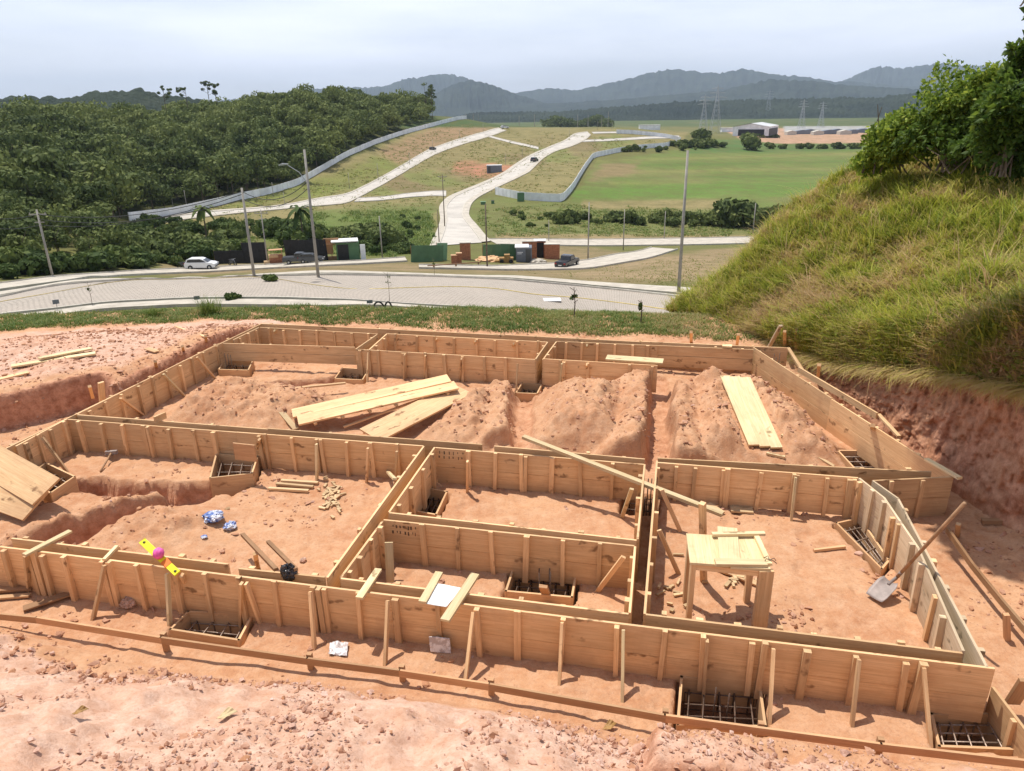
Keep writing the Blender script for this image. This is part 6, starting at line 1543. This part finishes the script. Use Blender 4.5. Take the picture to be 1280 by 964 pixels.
def big_bush(label, blobs, base, n, size, seed, lo, hi_, stems=8):
    """blobs: (px, py, D, radius m)"""
    C = [PD(a, b, D) for a, b, D, r in blobs]; Rr2 = [r for *_, r in blobs]; p = np.array(base); root = empty('hillside_bush', p, label, 'bush', None)
    v, f, t = leaf_cloud(C, Rr2, n, size, seed, 'leaf', lo, hi_); link('foliage', npmesh('foliage', v - p, f, M['leaf'], False, {'tint': t}), root)
    m = MB(); s = random.Random(seed)
    for c in C * 2:
        q = p + np.array([s.uniform(-.5, .5), s.uniform(-.3, .3), -.3]); mid_ = (q + c) / 2 + np.array([s.uniform(-.2, .2), 0, s.uniform(-.1, .3)]); m.tube([q - p, mid_ - p, c - p + np.array([s.uniform(-.2, .2), 0, s.uniform(0, .3)])], .02, 5, .008)
    m.obj('branches', M['bark'], root)
DD = 19.5
big_bush('bright green leafy bush crowning the hillside', [(1215, 118, DD, .62), (1195, 130, DD, .65), (1170, 150, DD, .62), (1235, 135, DD, .65), (1250, 112, DD, .35), (1150, 165, DD, .55), (1190, 170, DD, .6), (1225, 165, DD, .6), (1128, 182, DD, .4), (1245, 165, DD, .55), (1165, 188, DD, .45), (1205, 190, DD, .5), (1245, 190, DD, .5)], PD(1200, 196, DD), 24000, .10, 5, .2, 1.1)
big_bush('pale lime tipped small bush at the left end of the hillside crest', [(1110, 160, DD + .5, .42), (1095, 178, DD + .5, .38), (1120, 182, DD + .5, .42), (1088, 192, DD + .5, .3), (1104, 146, DD + .5, .22)], PD(1105, 200, DD + .5), 7200, .11, 8, .35, 1.15)
big_bush('dark leafy shrub rising at the right frame edge of the crest', [(1276, 95, 17.5, .28), (1266, 84, 17.5, .15), (1286, 120, 17.5, .42), (1278, 150, 17.5, .42), (1294, 175, 17.5, .6), (1266, 182, 17.5, .38), (1282, 74, 17.5, .16), (1262, 100, 17.5, .12)], PD(1280, 200, 17.5), 10000, .13, 12, -.15, .6)
big_bush('dry leafed tangle below the bright green bush', [(1205, 178, 18.9, .45), (1235, 182, 18.7, .5), (1165, 186, 19, .4), (1250, 192, 18, .4)], PD(1210, 198, 18.8), 2600, .12, 19, .0, .5)
# tree to the right whose branch tip enters the frame and whose shade falls on the right ground
tp = np.array([9.2, 8.4, 1.2]); root = empty('overhanging_tree', tp, 'tree standing right of the frame with a branch tip hanging into the top right corner', 'tree')
m = MB(); m.tube([(0, 0, -1), (-.3, .2, 3.0), (-.9, .6, 6.5), (-1.6, 1.0, 9.3)], .16, 9, .06)
cents = []
for (gx_, gy_, hgt_, r) in ((1215, 640, 9.6, .5), (1240, 622, 9.9, .6), (1262, 655, 9.5, .55)):
    g0 = G(gx_, gy_, .2); c = g0 + to_sun * ((hgt_ - .2) / to_sun[2]); cents.append((c, r)); m.tube([(-.7, .5, 5.5 + .3 * r), (c - tp) * .5 + (0, 0, 3.2), c - tp], .05, 6, .015)
tipc = [(PD(1281, 2, 9.5), .16), (PD(1264, -3, 9.5), .09), (PD(1277, 18, 9.5), .07), (PD(1290, 12, 9.5), .16)]
m.tube([cents[-1][0] - tp - (0, 0, .3), PD(1300, -20, 9.5) - tp, PD(1275, 8, 9.5) - tp], .03, 5, .008)
m.obj('trunk', M['bark'], root)
v, f, t = leaf_cloud([c for c, r in cents], [r for c, r in cents], 9000, .15, 31, 'leaf', .1, .6); v2, f2, t2 = leaf_cloud([c for c, r in tipc], [r for c, r in tipc], 150, .12, 33, 'leaf', -.2, .35)
link('crown', npmesh('crown', np.vstack([v, v2]) - tp, np.vstack([f, f2 + len(v)]), M['leaf'], False, {'tint': np.concatenate([t, t2])}), root)

# ------------------------------------------------------------------ air
m = MB(); m.box((-9500, -60, -26.5), (9500, 10600, 700)); hz = m.mesh('haze', None) if False else None
me = bpy.data.meshes.new('haze'); x0, x1, y0, y1, z0, z1 = -14300, 14300, -14300, 14300, -26, 640
me.from_pydata([(x0, y0, z0), (x1, y0, z0), (x1, y1, z0), (x0, y1, z0), (x0, y0, z1), (x1, y0, z1), (x1, y1, z1), (x0, y1, z1)], [], [(3, 2, 1, 0), (4, 5, 6, 7), (0, 1, 5, 4), (1, 2, 6, 5), (2, 3, 7, 6), (3, 0, 4, 7)])
hm = bpy.data.materials.new('air'); hm.use_nodes = True; n_ = hm.node_tree.nodes; n_.remove(n_['Principled BSDF']); pv = n_.new('ShaderNodeVolumePrincipled')
pv.inputs['Color'].default_value = (.70, .84, 1.0, 1); pv.inputs['Density'].default_value = 8.5e-5; pv.inputs['Anisotropy'].default_value = 0.0
hm.node_tree.links.new(pv.outputs[0], n_['Material Output'].inputs['Volume']); me.materials.append(hm); tag(link('haze', me), kind='stuff')
